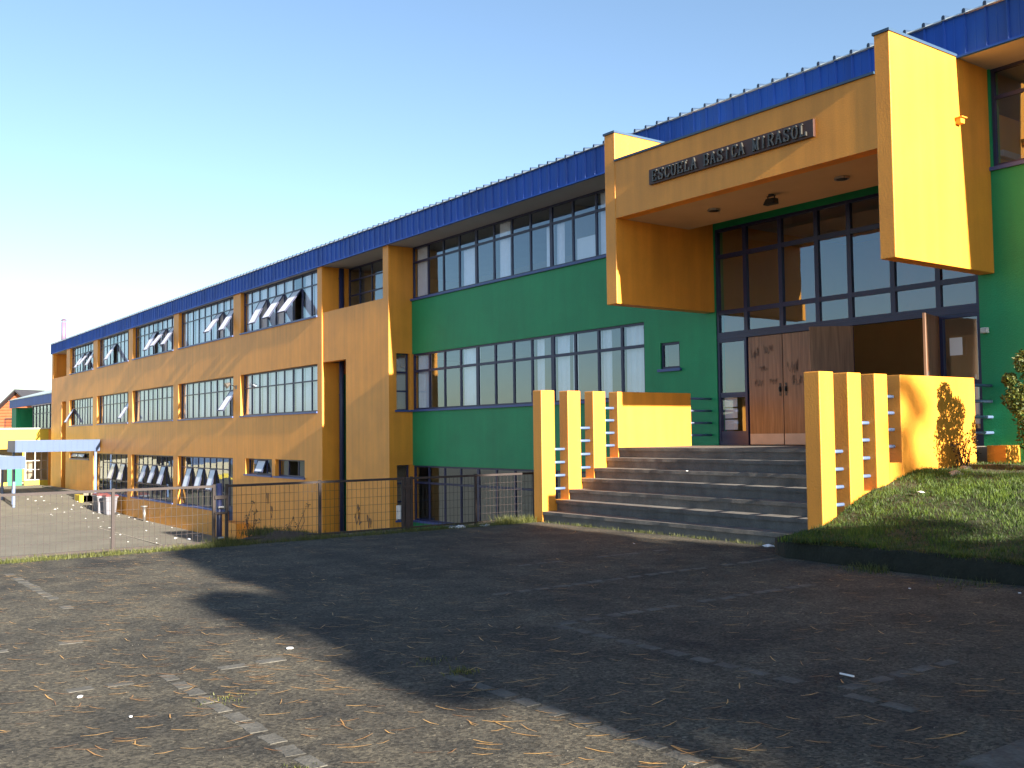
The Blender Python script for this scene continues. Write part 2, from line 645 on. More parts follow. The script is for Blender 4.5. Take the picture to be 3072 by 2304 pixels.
bm = bmesh.new()
gx = np.concatenate([np.linspace(0.335, 4, 40), np.linspace(4.3, 16, 30)])
gy = np.linspace(-4.42, 0.80, 50)
gv = []
for x in gx:
    col_ = np.c_[np.full(len(gy), x), gy]
    zz = lawn_zz(col_) + RNG.normal(0, 0.006, len(gy))
    gv.append([bm.verts.new((x, y, z)) for y, z in zip(gy, zz)])
for i in range(len(gx) - 1):
    for j in range(len(gy) - 1):
        bm.faces.new((gv[i][j], gv[i + 1][j], gv[i + 1][j + 1], gv[i][j + 1]))
struct(obj('lawn_soil', bm, M['lawn'], smooth=True))


def lawn_pts(n):
    x = 0.34 + 5.2 * RNG.uniform(0, 1, n) ** 1.15
    y = RNG.uniform(-4.5, 0.8, n)
    keep = np.array([mnoise.noise(Vector((a * 1.6, b * 1.6, 5))) for a, b in zip(x, y)])
    bare = ((y + 0.75) / 0.5) ** 2 + ((x - 0.75) / 0.9) ** 2
    ok = (keep + RNG.uniform(-0.25, 0.9, n) > 0.0) & ((bare > 1) | (RNG.uniform(0, 1, n) < 0.06)) & ((y < -0.4) | (RNG.uniform(0, 1, n) < 0.35))
    return np.c_[x, y][ok]


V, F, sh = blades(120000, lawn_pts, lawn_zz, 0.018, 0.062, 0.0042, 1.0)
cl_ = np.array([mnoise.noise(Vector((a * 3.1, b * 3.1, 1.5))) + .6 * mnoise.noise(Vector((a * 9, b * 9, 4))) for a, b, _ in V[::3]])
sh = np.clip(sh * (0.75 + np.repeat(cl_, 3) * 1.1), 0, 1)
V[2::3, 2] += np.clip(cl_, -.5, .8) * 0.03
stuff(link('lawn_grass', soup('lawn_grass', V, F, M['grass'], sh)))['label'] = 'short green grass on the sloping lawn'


def strip_pts(n):
    y = RNG.uniform(-16, -3.7, n)
    x = -5.62 + RNG.normal(0, 0.16, n)
    k = np.array([mnoise.noise(Vector((b * 1.5, 0, 9))) for b in y])
    ok = (x > -6.35) & (x < -5.3) & (k + RNG.uniform(-0.2, 0.9, n) > 0)
    return np.c_[x, y][ok]


V, F, sh = blades(19000, strip_pts, lambda p: np.full(len(p), -1.29), 0.03, 0.11, 0.005, 0.9)


def fringe_pts(n):
    t = RNG.uniform(0, 1, n)
    x = -5.4 + 5.6 * t
    y = -3.61 + np.abs(RNG.normal(0, 0.03, n)) * -1
    k = np.array([mnoise.noise(Vector((b * 2.7, 0, 2))) for b in x])
    ok = k + RNG.uniform(-0.45, 0.5, n) > 0
    return np.c_[x, y][ok]


Vk, Fk, sk = blades(5000, lambda k: np.c_[0.55 + 6.0 * RNG.uniform(0, 1, k) ** 1.1, -4.43 + RNG.normal(0, .035, k)], lambda p: np.full(len(p), -1.045), .02, .075, .0045, 1.2)
V2, F2, s2 = blades(1500, fringe_pts, lambda p: np.full(len(p), ZA), 0.02, 0.07, 0.004, 0.9)


def tuft(cx, cy, r, n, h0, h1, z=ZA):
    return blades(n, lambda k: np.c_[RNG.normal(cx, r, k), RNG.normal(cy, r, k)], lambda p: np.full(len(p), z), h0, h1, 0.005, 0.9)


parts = [(V, F, sh), (V2, F2, s2), (Vk, Fk, sk), tuft(2.78, -10.63, 0.045, 110, .012, .04), tuft(2.4, -10.62, 0.06, 60, .01, .025),
         tuft(1.73, -4.66, 0.13, 260, .03, .1), tuft(2.9, -4.72, 0.2, 160, .02, .07),
         tuft(-5.62, -4.2, 0.10, 700, .05, .22, -1.3), tuft(-5.62, -3.75, 0.08, 500, .05, .2, -1.3),
         tuft(-5.9, -9.0, 0.12, 900, .05, .17, -1.3), tuft(-6.4, -8.2, 0.15, 700, .04, .12, -1.2),
         tuft(-5.7, -5.6, 0.16, 500, .03, .1, -1.3), tuft(-6.3, -7.7, 0.15, 400, .04, .10, -1.25),
         tuft(2.45, -12.05, 0.07, 80, .006, .018), tuft(3.9, -12.25, 0.05, 90, .01, .03)]
off = 0
VV, FF, SS = [], [], []
for v, f, s in parts:
    VV.append(v); FF.append(f + off); SS.append(s); off += len(v)
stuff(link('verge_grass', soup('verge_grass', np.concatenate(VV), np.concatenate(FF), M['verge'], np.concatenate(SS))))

# fallen pine needles on the asphalt
n = 5200
x = RNG.uniform(-5.3, 7.0, n)
y = RNG.uniform(-14.2, -4.0, n)
cl = np.array([mnoise.noise(Vector((a * 0.8, b * 1.1, 7))) for a, b in zip(x, y)])
pr = np.where(y < -9.5, 0.75, 0.30) + cl * 0.6
ok = RNG.uniform(0, 1, n) < pr
x, y = x[ok], y[ok]
n = len(x)
ang = np.where(RNG.uniform(0, 1, n) < .8, RNG.normal(math.radians(52), 0.38, n), RNG.uniform(0, 3.14, n))
ln = RNG.uniform(0.035, 0.085, n)
wd = RNG.uniform(0.0022, 0.0048, n)
V, F, sh = [], [], []
c, s = np.cos(ang), np.sin(ang)
z = ZA + 0.009
bend = RNG.normal(0, 0.003, n)
P0 = np.c_[x - c * ln, y - s * ln, np.full(n, z)]
P2 = np.c_[x + c * ln, y + s * ln, np.full(n, z)]
P1 = np.c_[x - s * bend, y + c * bend, np.full(n, z - 0.004)]
ofs = np.c_[-s * wd, c * wd, np.zeros(n)]
V = np.stack([P0 - ofs * .5, P0 + ofs * .5, P1 - ofs, P1 + ofs, P2 - ofs * .4, P2 + ofs * .4], 1).reshape(-1, 3)
b6 = np.arange(n)[:, None] * 6
F = np.concatenate([b6 + np.array([[0, 2, 3, 1]]), b6 + np.array([[2, 4, 5, 3]])])
stuff(link('pine_needle_litter', soup('pine_needle_litter', V, F, M['dryneedle'], np.repeat(RNG.uniform(0, 1, n), 6))))
# small grit scattered over it
n = 1500
x = RNG.uniform(-5, 7, n); y = RNG.uniform(-14, -4.2, n); r = RNG.uniform(0.002, 0.0062, n)
P = np.c_[x, y, np.full(n, ZA)]
T = np.stack([P + np.c_[r, 0 * r, 0 * r], P + np.c_[-.5 * r, .86 * r, 0 * r], P + np.c_[-.5 * r, -.86 * r, 0 * r], P + np.c_[0 * r, 0 * r, r]], 1).reshape(-1, 3)
b4 = np.arange(n)[:, None] * 4
F = np.concatenate([b4 + np.array([[0, 1, 3]]), b4 + np.array([[1, 2, 3]]), b4 + np.array([[2, 0, 3]])])
stuff(link('grit', soup('grit', T, F, M['gritstone'])))

# ================================================================== SCHOOL BUILDING
ZFb, ZFt = 5.827, 6.469
W3b, W2t, W2b, W1t, W1b = 4.244, 2.65, 1.078, -0.537, -2.647
XL, XC = -62.07, -17.218
YG = 0.816
XR = 16.0
ZB = -4.0
school = thing('school_building', 'long orange and green school with blue metal roof edge and projecting entrance porch',
               'school', (-24.0, 3.0, ZB))
TW = 0.25
# ---- left wing wall (front face Y = 0): bands and pillars butted
bays = [(-57.0, -51.3), (-50.36, -44.15), (-43.40, -36.93), (-36.21, -29.53), (-28.77, -21.95)]
bs = []
pil = [(-57.92, -57.0)] + [(bays[i][1], bays[i + 1][0]) for i in range(4)] + [(-21.95, -21.6)]
for x0, x1 in pil:
    bs.append((x0, x1, 0, TW, W3b, ZFb))
    bs.append((x0, x1, 0, TW, W2b, W2t))
bs.append((-57.92, -21.6, 0, TW, W2t, W3b))               # upper spandrel
bs.append((-57.92, -21.6, 0, TW, W1t, W2b))               # middle spandrel
# ground storey pieces
bs += [(-57.92, -56.8, 0, TW, ZB, W1t), (-56.8, -52.04, 0, TW, ZB, -0.9), (-52.04, -51.1, 0, TW, ZB, W1t),
       (-49.6, -44.2, 0, TW, ZB, W1b), (-44.2, -43.5, 0, TW, ZB, W1t), (-43.5, -36.9, 0, TW, ZB, W1b),
       (-36.9, -36.2, 0, TW, ZB, W1t), (-36.2, -30.35, 0, TW, ZB, W1b), (-29.55, -28.235, 0, TW, ZB, W1t),
       (-28.235, -25.72, 0, TW, ZB, -1.128), (-25.72, -25.435, 0, TW, ZB, W1t), (-25.435, -22.95, 0, TW, ZB, -1.13),
       (-22.95, -21.6, 0, TW, ZB, W1t)]
boxes('wall', bs, M['orange'], school)
# ---- right stair tower: panel, column, recess
bs = [(-21.6, -17.55, 0.03, 0.28, 2.67, 4.30), (-19.95, -17.55, 0.03, 0.28, ZB, 2.67),
      (-17.55, XC, 0.03, 0.25, ZB, ZFb)]
boxes('tower_wall', bs, M['orange'], school)
boxes('recess_wall', [(-21.75, -21.6, 0.25, 0.98, 4.3, ZFb), (-21.75, -21.6, 0.25, 0.75, ZB, 2.67), (-19.95, -19.8, 0.28, 0.75, ZB, 2.67),
                      (-21.75, -17.3, 0.75, 0.95, 2.3, 4.33)], M['orange'], school)
boxes('recess_back', [(-21.6, -19.95, 0.75, 0.85, ZB, 2.3)], M['green'], school)
# side face of the column looking at the entrance (with two narrow windows)
sy0, sy1 = 0.28, 0.73
boxes('tower_side', [(XC - 0.25, XC - 0.001, 0.25, sy0, ZB, ZFb), (XC - 0.25, XC - 0.001, sy1, 1.0, ZB, ZFb),
                     (XC - 0.25, XC - 0.001, sy0, sy1, 2.67, ZFb), (XC - 0.25, XC - 0.001, sy0, sy1, -0.605, 1.0),
                     (XC - 0.25, XC - 0.001, sy0, sy1, ZB, -2.2)], M['orange'], school)
# ---- left stair tower (mirrored)
bs = [(XL, -61.70, 0.0, 0.25, ZB, ZFb), (-61.70, -59.1, 0.0, 0.25, ZB, 4.2), (-59.1, -57.92, 0.0, 0.25, 2.62, 4.2)]
boxes('tower_wall', bs, M['orange'], school)
boxes('recess_wall', [(-58.05, -57.92, 0.25, 1.0, 4.2, ZFb), (-58.05, -57.92, 0.25, 0.8, ZB, 2.62), (-59.25, -59.1, 0.25, 0.8, ZB, 2.62),
                      (-61.7, -58.05, 0.9, 1.0, 4.2, ZFb), (-59.1, -58.05, 0.7, 0.8, ZB, 2.62)], M['orange'], school)
boxes('end_wall', [(XL, XL + 0.25, 0.25, 8.0, ZB, ZFb), (XR - 0.25, XR, 0.9, 8.0, ZB, ZFb), (XL + .25, XR - .25, 7.8, 8.0, ZB, ZFb)], M['orange'], school)

# ---- green walls of the entrance part (front face Y = YG)
G3b, G2t, G2b, G1t, G1b = 4.284, 2.654, 1.006, -0.618, -2.217
yb = YG + 0.25
bs = [(XC, -5.34, YG, yb, G2t, G3b), (XC, -7.39, YG, yb, G1t, G2b), (XC, -8.0, YG, yb, ZB, G1b),
      (-7.39, -6.91, YG, yb, ZB, G2t), (-6.35, -5.34, YG, yb, ZB, G2t), (-6.91, -6.35, YG, yb, 2.15, G2t), (-6.91, -6.35, YG, yb, ZB, 1.59),
      (-8.0, -7.39, YG, yb, ZB, G1t),
      (-5.34, 0.07, YG, yb, 4.30, ZFb), (-5.62, -5.34, YG, yb, G3b, ZFb),
      (0.07, XR, YG, yb, ZB, G3b), (0.07, 0.36, YG, yb, G3b, ZFb)]
boxes('green_wall', bs, M['green'], school)

# ---- porch
def slab(x0, x1):
    return box('porch_slab', (x0, x1, -1.808, YG - 0.002, 2.646, 5.835), M['orange'], school, 0.012)


slab(-5.643, -5.362)
slab(0.092, 0.331)
box('porch_beam', (-5.362, 0.092, -1.800, -1.55, 4.23, 5.29), M['orange'], school)
boxes('porch_ceiling', [(-5.362, 0.092, -1.55, 0.125, 4.232, 4.30)], M['ceiling'], school)
boxes('porch_roof', [(-5.362, 0.092, -1.55, YG, 5.20, 5.29)], M['zinc'], school)
boxes('coping', [(-5.66, -5.345, -1.83, -0.05, 5.835, 5.875)], M['cope'], school)
boxes('coping', [(0.075, 0.348, -1.83, -0.05, 5.835, 5.875)], M['cope'], school)
boxes('coping', [(-5.362, 0.092, -1.835, -1.52, 5.29, 5.325)], M['cope'], school)
# thin raised weld line at the arris between beam and right slab is paint only

# ---- roof
boxes('soffit', [(XL, XR, -0.02, 7.9, ZFb, ZFb + 0.03)], M['soffit'], school)
bm = bmesh.new()
bb(bm, XL - 0.05, XR, -0.085, -0.022, ZFb - 0.012, ZFb + 0.022)
obj('fascia_trim', bm, M['blue'], school)
P = 0.3225
bm = bmesh.new()          # one fascia sheet: flat pan with a raised seam at each left edge
prof = [(0, 0), (0.012, -0.028), (0.036, -0.028), (0.05, 0), (0.17, 0.0), (0.185, -0.006), (0.2, 0.0), (P, 0)]
lo = [bm.verts.new((x, y, 0)) for x, y in prof]
hi = [bm.verts.new((x, y, ZFt - ZFb - 0.03)) for x, y in prof]
for i in range(len(prof) - 1):
    bm.faces.new((lo[i], lo[i + 1], hi[i + 1], hi[i]))
me_f = mesh_from(bm, 'fascia_panel', M['blue'])
bm = bmesh.new()          # one roof sheet: tilted eave flashing, flat pan, rolled seam
sl = math.tan(math.radians(9))
def _q(pts_):
    return bm.faces.new([bm.verts.new(p) for p in pts_])
_q(((0, -0.11, -0.028), (P, -0.11, -0.028), (P, -0.055, 0.012), (0, -0.055, 0.012)))
_q(((0, -0.055, 0.012), (P, -0.055, 0.012), (P, 4.6, 4.655 * sl), (0, 4.6, 4.655 * sl)))
_q(((0, -0.11, -0.028), (0, -0.02, -0.028), (P, -0.02, -0.028), (P, -0.11, -0.028)))
nz = len(bm.faces)
rib = [(0.0, -0.02), (0.0, 0.03), (0.014, 0.052), (0.04, 0.052), (0.055, 0.03), (0.055, -0.02)]
fr = [bm.verts.new((x, -0.10, z)) for x, z in rib]
bk = [bm.verts.new((x, 4.6, z + 4.7 * sl)) for x, z in rib]
bm.faces.new(fr)
for i in range(5):
    bm.faces.new((fr[i], fr[i + 1], bk[i + 1], bk[i]))
me_r = mesh_from(bm, 'roof_sheet', [M['zinc'], M['rib']])
for i, p_ in enumerate(me_r.polygons):
    p_.material_index = 0 if i < nz else 1
i = 0
x = XL - 0.05
while x < XR:
    o = link('fascia_panel', me_f, school, (x, -0.045 + random.uniform(-.003, .003), ZFb + 0.022))
    o.rotation_euler = (random.uniform(-.006, .006), 0, 0)
    link('roof_sheet', me_r, school, (x + 0.01, 0, ZFt + random.uniform(-.004, .004)))
    x += P
boxes('fascia_backing', [(XL, XR, -0.015, 0.06, ZFb + 0.035, ZFt - 0.03)], M['navy'], school)
boxes('roof_back', [(XL, XR, 4.6, 8.1, 6.9, 7.1)], M['zinc'], school)
boxes('fascia_end', [(XL - 0.07, XL - 0.05, -0.07, 4.0, ZFb - 0.01, ZFt)], M['blue'], school)

# ---- floors and partitions inside
fl = []
for z0, z1 in ((2.9, 3.1), (-0.3, -0.02)):
    fl += [(XL + .3, -22.0, 0.3, 7.8, z0, z1), (-21.5, -5.75, 1.1, 7.8, z0, z1), (0.4, XR - .3, 1.1, 7.8, z0, z1)]
fl += [(-5.75, 0.4, 0.6, 7.8, -0.3, -0.012), (XL + .3, XR - .3, 0.3, 7.8, -3.9, -3.6)]
boxes('floor', fl, M['interior_floor'], school)
pt = [(XL + .3, XR - .3, 5.6, 5.7, -3.6, ZFb)]
for xx in (-58.3, -50.8, -43.8, -36.5, -29.2, -22.1, -10.3, 5.5):
    pt.append((xx - .05, xx + .05, 0.6 if xx < -20 else 1.3, 5.6, -3.6, ZFb))
boxes('partition', pt, M['interior'], school)
boxes('hall_wall', [(-5.6, -5.5, 1.1, 5.5, 0, 5.2), (0.2, 0.3, 1.1, 5.5, 0, 5.2), (-5.5, 0.2, 5.4, 5.5, 0, 5.2)], M['hall'], school)
boxes('hall_ceiling', [(-5.75, 0.4, 1.08, 5.6, 4.5, 4.6)], M['soffit'], school)


# ---- windows
def awning(parent, x0, x1, z0, z1, y, ang, rail=0.035):
    """a top-hung sash swung out at the bottom"""
    bm = bmesh.new()
    wd_, h = (x1 - x0) / 2 - 0.008, z1 - z0 - 0.015
    for b_ in ((-wd_, -wd_ + rail, -h, 0), (wd_ - rail, wd_, -h, 0), (-wd_ + rail, wd_ - rail, -h, -h + rail), (-wd_ + rail, wd_ - rail, -rail, 0)):
        bb(bm, b_[0], b_[1], -0.018, 0.018, b_[2], b_[3])
    nf = len(bm.faces)
    bb(bm, -wd_ + rail, wd_ - rail, -0.004, 0.004, -h + rail, -rail)
    bm.faces.ensure_lookup_table()
    me = mesh_from(bm, 'casement', [M['navy'], M['sky_glass']])
    for i_, p_ in enumerate(me.polygons):
        p_.material_index = 1 if i_ >= nf else 0
    o = link('casement', me, parent, ((x0 + x1) / 2, y - 0.02, z1))
    o.rotation_euler = (-ang, 0, 0)
    return o


def curtain(parent, x0, x1, z0, z1, y):
    n_ = max(6, int((x1 - x0) / 0.03))
    bm = bmesh.new()
    ph = random.uniform(0, 6)
    a = [bm.verts.new((x0 + (x1 - x0) * i_ / n_, y + 0.02 * math.sin(i_ * 1.35 + ph) + 0.01 * math.sin(i_ * 0.5), z0)) for i_ in range(n_ + 1)]
    b_ = [bm.verts.new((v.co.x + 0.01, v.co.y, z1)) for v in a]
    for i_ in range(n_):
        bm.faces.new((a[i_], a[i_ + 1], b_[i_ + 1], b_[i_]))
    return obj('curtain', bm, M['curtain'], parent, smooth=True)


def window(xs, zs, y, open_=(), ang=0.6, fr=0.05, m=0.045, thick=(), curtains=(), sill=None, skip=(), name='window', depth=0.06):
    """a frame with mullions at xs and transoms at zs; open_ holds (col,row) of swung sashes"""
    bm = bmesh.new()
    x0, x1, z0, z1 = xs[0], xs[-1], zs[0], zs[-1]
    y0, y1 = y - depth / 2, y + depth / 2
    bb(bm, x0, x0 + fr, y0, y1, z0, z1)
    bb(bm, x1 - fr, x1, y0, y1, z0, z1)
    bb(bm, x0 + fr, x1 - fr, y0, y1, z0, z0 + fr)
    bb(bm, x0 + fr, x1 - fr, y0, y1, z1 - fr, z1)
    vm = [x0 + fr]
    for k, xx in enumerate(xs[1:-1], 1):
        mm = m * (1.7 if k in thick else 1) / 2
        bb(bm, xx - mm, xx + mm, y0 + 0.004, y1 - 0.004, z0 + fr, z1 - fr)
    for zz in zs[1:-1]:
        bb(bm, x0 + fr, x1 - fr, y0 + 0.008, y1 - 0.008, zz - m / 2, zz + m / 2)
    w_ = obj(name, bm, M['navy'], school)
    for c_ in range(len(xs) - 1):
        for r_ in range(len(zs) - 1):
            if (c_, r_) in skip:
                continue
            a0 = xs[c_] + (fr if c_ == 0 else m / 2)
            a1 = xs[c_ + 1] - (fr if c_ == len(xs) - 2 else m / 2)
            b0 = zs[r_] + (fr if r_ == 0 else m / 2)
            b1 = zs[r_ + 1] - (fr if r_ == len(zs) - 2 else m / 2)
            if (c_, r_) in open_:
                awning(w_, a0, a1, b0, b1, y, ang * random.uniform(0.8, 1.15))
            else:
                ubox('pane', (a0 - .004, a1 + .004, y - .004, y + .004, b0 - .004, b1 + .004), M['glass'], w_,
                     (random.gauss(0, .004), 0, random.gauss(0, .004)))
    for (c0, c1, r0, r1) in curtains:
        curtain(w_, c0, c1, r0, r1, y + 0.09)
    if sill:
        bm = bmesh.new()
        bb(bm, sill[0], sill[1], sill[2], y - depth / 2 - 0.001, z0 - 0.055, z0 + 0.002)
        obj('sill', bm, M['sill'], w_)
    return w_


def lin(a, b, n_):
    return [a + (b - a) * i_ / n_ for i_ in range(n_ + 1)]


YW = 0.17
opens3 = [{(4, 0), (6, 0), (8, 0)}, {(4, 0)}, {(4, 0), (6, 0), (8, 0)}, {(6, 0), (8, 0)}, {(2, 0), (4, 0), (6, 0)}]
opens2 = [{(0, 0)}, {(8, 0)}, set(), {(8, 0)}, set()]
for k, (x0, x1) in enumerate(bays):
    xs_ = lin(x0, x1, 9)
    cur = []
    for c_ in range(9):
        if random.random() < (0.95 if (c_, 0) not in opens3[k] else 0.6):
            cur.append((xs_[c_] + .03, xs_[c_ + 1] - .03, W3b + 0.05, ZFb - 0.05))
    window(xs_, [W3b, 5.34, ZFb - 0.005], YW, opens3[k], 0.58, thick=(3, 6), curtains=cur, sill=(x0, x1, -0.045))
    cur = [(xs_[c_] + .02, xs_[c_ + 1] - .02, W2b + 0.05, W2t - 0.05) for c_ in range(9) if (c_, 0) not in opens2[k] and random.random() < 0.97]
    window(xs_, [W2b, 2.12, W2t - 0.002], YW, opens2[k], 0.55, thick=(3, 6), curtains=cur, sill=(x0, x1, -0.045))
# ground storey
window(lin(-49.6, -44.2, 6), [W1b, -1.95, -1.02, W1t - .002], YW, {(2, 1), (4, 1)}, 0.26, sill=(-49.6, -44.2, -0.045))
window(lin(-43.5, -36.9, 9), [W1b, -1.95, -1.02, W1t - .002], YW, {(2, 1), (4, 1), (6, 1)}, 0.26, sill=(-43.5, -36.9, -0.045))
window(lin(-36.2, -30.35, 8), [W1b, -1.95, -1.02, W1t - .002], YW, {(1, 1), (3, 1), (5, 1)}, 0.24, sill=(-36.2, -30.35, -0.045))
# glazed doors
d1 = window([-51.1, -50.35, -49.6], [-3.5, -2.4, -1.3, W1t - .002], YW, name='glazed_door')
d2 = window([-30.35, -29.95, -29.55], [-3.6, -2.46, -1.3, W1t - .002], YW, name='glazed_door', skip={(0, 0), (1, 0)})
box('door_panel', (-30.30, -29.60, YW - .02, YW + .02, -3.55, -2.48), M['lightblue'], d2)
# small windows
window(lin(-56.8, -52.04, 5), [-0.9, W1t + 0.2], YW, sill=(-56.8, -52.04, -0.045)) if False else None
window([-56.8, -55.2, -53.6, -52.04], [-0.9, W1t - .002], YW, {(0, 0), (1, 0)}, 0.4, sill=(-56.8, -52.04, -0.045))
window([-28.235, -27.4, -26.55, -25.72], [-1.128, W1t - .002], YW, {(1, 0)}, 0.4, sill=(-28.3, -25.68, -0.06))
window([-25.435, -24.6, -23.78, -22.95], [-1.13, W1t - .002], YW, set(), 0.3, sill=(-25.5, -22.9, -0.06), skip={(1, 0)})
# tower window (three by three)
window([-21.59, -20.82, -19.99, -19.2, -18.4, -17.5], [4.33, 4.9, 5.4, ZFb - .002], 1.0)
# narrow windows in the tower's side wall
for z0, z1, rows in ((1.0, 2.67, 3), (-2.2, -0.605, 3)):
    bm = bmesh.new()
    zz = lin(z0, z1, rows)
    bb(bm, XC - .16, XC - .11, sy0, sy0 + .05, z0, z1)
    bb(bm, XC - .16, XC - .11, sy1 - .05, sy1, z0, z1)
    for z_ in zz:
        bb(bm, XC - .158, XC - .112, sy0 + .05, sy1 - .05, max(z_ - .025, z0), min(z_ + .025, z1))
    wn = obj('side_window', bm, M['navy'], school)
    for a, b in zip(zz[:-1], zz[1:]):
        ubox('pane', (XC - .14, XC - .132, sy0 + .04, sy1 - .04, a + .02, b - .02), M['glass'], wn)
    bm = bmesh.new()
    bb(bm, XC - .11, XC + .05, sy0 - .06, sy1 + .05, z0 - .05, z0 + .003)
    obj('sill', bm, M['sill'], wn)
boxes('stair_shaft', [(-17.9, -17.8, 0.3, 1.0, ZB, ZFb)], M['interior'], school)

# green part
YGW = YG + 0.065
g3 = [-17.2, -16.35, -15.52, -14.70, -13.87, -13.04, -12.24, -11.45, -10.62, -9.79, -8.95, -8.13, -7.3, -6.45, -5.62]
c3 = [(-17.1, -16.45, 4.32, 5.78), (-14.65, -13.95, 4.32, 5.35), (-12.95, -12.45, 4.32, 5.78), (-10.95, -10.65, 4.32, 5.35), (-10.55, -10.25, 4.32, 5.35), (-8.9, -8.5, 4.32, 5.78)]
w3 = window(g3, [G3b, 5.37, ZFb - .002], YGW, thick=(4, 8, 12), curtains=c3, sill=(XC, -5.645, YG - 0.06), m=0.06)
box('paper_sheet', (-9.70, -9.05, YGW + .03, YGW + .035, 4.34, 4.85), M['white'], w3)
g2 = [-17.2, -16.32, -15.5, -14.68, -13.86, -13.03, -12.22, -11.45, -10.62, -9.77, -8.94, -8.15, -7.392]
c2 = [(-17.15, -16.35, 1.05, 2.6), (-14.65, -13.9, 1.05, 2.6), (-11.4, -11.05, 1.05, 2.6), (-10.55, -10.1, 1.05, 2.6), (-10.0, -9.8, 1.05, 2.6), (-9.1, -8.95, 1.05, 2.6), (-8.9, -8.6, 1.05, 2.6), (-8.1, -7.45, 1.05, 2.6)]
window(g2, [G2b, 2.14, G2t - .002], YGW, thick=(4, 8), curtains=c2, sill=(XC, -7.35, YG - 0.06), m=0.07)
g1 = [-17.2, -16.38, -15.55, -14.73, -13.88, -13.04, -12.23, -11.4, -10.6, -9.8, -9.0, -8.002]
window(g1, [G1b, -1.12, G1t - .002], YGW, thick=(4, 8), sill=(XC, -8.0, YG - 0.06), m=0.06)
window([-6.91, -6.35], [1.592, 2.148], YGW, sill=(-6.96, -6.30, YG - 0.06))
# upper windows to the right of the porch
gr = [0.36, 1.25, 2.15, 3.05, 3.95, 4.85, 5.75, 6.65, 7.55, 8.45, 10, 12, 14, XR - .01]
window(gr, [G3b, 5.37, ZFb - .002], YGW, thick=(4, 8), sill=(0.333, XR, YG - 0.05), m=0.06)
# ---- entrance glazing
em = [-5.34, -4.60, -3.75, -2.94, -2.26, -1.43, -0.62, 0.068]
window(em, [2.17, 2.62, 3.74, 4.298], YGW, m=0.085, fr=0.055, depth=0.09, name='entrance_glazing')
boxes('door_head', [(-5.34, 0.068, YGW - .05, YGW + .05, 2.085, 2.168)], M['navy'], school)
for x0, x1, rows in ((-5.34, -4.60, [0.0, 0.22, 0.98, 2.083]), (-2.94, -2.26, [0.0, 0.22, 0.98, 2.083]), (-0.62, 0.068, [0.0, 0.22, 0.98, 2.083])):
    sl_ = window([x0, x1], rows, YGW, name='sidelight', fr=0.055, m=0.10, depth=0.085, skip={(0, 0)})
    box('kick_panel', (x0 + .05, x1 - .05, YGW - .03, YGW + .03, 0.04, 0.215), M['navy'], sl_)
    if x0 < -5:
        for k in range(3):  # white sheets stand in for three pale reflections in the lower pane
            box('reflection_sheet', (-5.26, -4.94, YGW + .05, YGW + .06, 0.30 + .225 * k, 0.495 + .225 * k), M['white'], sl_)


# ---- doors
def scribble(parent, o_, u_, v_, seed, size, n_=26, ink='faint_ink', wk=1.0):
    """thin sprayed line on a flat face: o_ + u_*a + v_*b"""
    r = random.Random(seed)
    pts_, a, b = [], 0.0, 0.0
    for i_ in range(n_):
        a += r.uniform(-.25, .55) * size * 0.22
        b = size * 0.45 * math.sin(i_ * r.uniform(1.1, 1.5)) * r.uniform(.4, 1)
        pts_.append((a, b))
    w_ = (0.0028 + size * 0.003) * wk
    bm = bmesh.new()
    nrm = u_.cross(v_).normalized() * 0.004
    for (a0, b0), (a1, b1) in zip(pts_[:-1], pts_[1:]):
        d = Vector((a1 - a0, b1 - b0))
        if d.length < 1e-4:
            continue
        q = Vector((-d.y, d.x)).normalized() * w_
        vs = [bm.verts.new(o_ + u_ * p + v_ * s + nrm) for p, s in ((a0 + q.x, b0 + q.y), (a0 - q.x, b0 - q.y), (a1 - q.x, b1 - q.y), (a1 + q.x, b1 + q.y))]
        bm.faces.new(vs)
    return obj('graffiti', bm, M[ink], parent)


def leaf(hx, hy, ang, wdt, handed, kick=True, name='door'):
    """door leaf hinged at (hx,hy); local x from hinge to free edge"""
    d = link(name, None, school, (hx, hy, 0.0))
    bm = bmesh.new()
    bb(bm, 0.004, wdt - 0.004, -0.022, 0.022, 0.012, 2.075)
    bmesh.ops.bevel(bm, geom=list(bm.edges), offset=0.004, segments=1, affect='EDGES')
    me = mesh_from(bm, 'door_leaf', M['wood'])
    q = bpy.data.objects.new('door_leaf', me); COL.objects.link(q); q.parent = d
    if kick:
        bm = bmesh.new()
        bb(bm, 0.01, wdt - 0.01, -0.028, 0.028, 0.012, 0.215)
        q = bpy.data.objects.new('kick_plate', mesh_from(bm, 'kick_plate', M['kick'])); COL.objects.link(q); q.parent = d
    bm = bmesh.new()
    bb(bm, wdt - 0.085, wdt - 0.045, -0.03, 0.03, 0.92, 1.16)
    cyl(bm, (wdt - .065, -.05, 1.0), (wdt - .065, -.05, 1.09), .016, n=8)
    cyl(bm, (wdt - .065, .05, 1.0), (wdt - .065, .05, 1.09), .016, n=8)
    bb(bm, wdt - .072, wdt - .058, -.05, .05, 1.075, 1.09)
    bb(bm, wdt - .072, wdt - .058, -.05, .05, 1.0, 1.015)
    q = bpy.data.objects.new('handle', mesh_from(bm, 'handle', M['black'] if handed else M['metal'])); COL.objects.link(q); q.parent = d
    d.rotation_euler = (0, 0, ang)
    return d


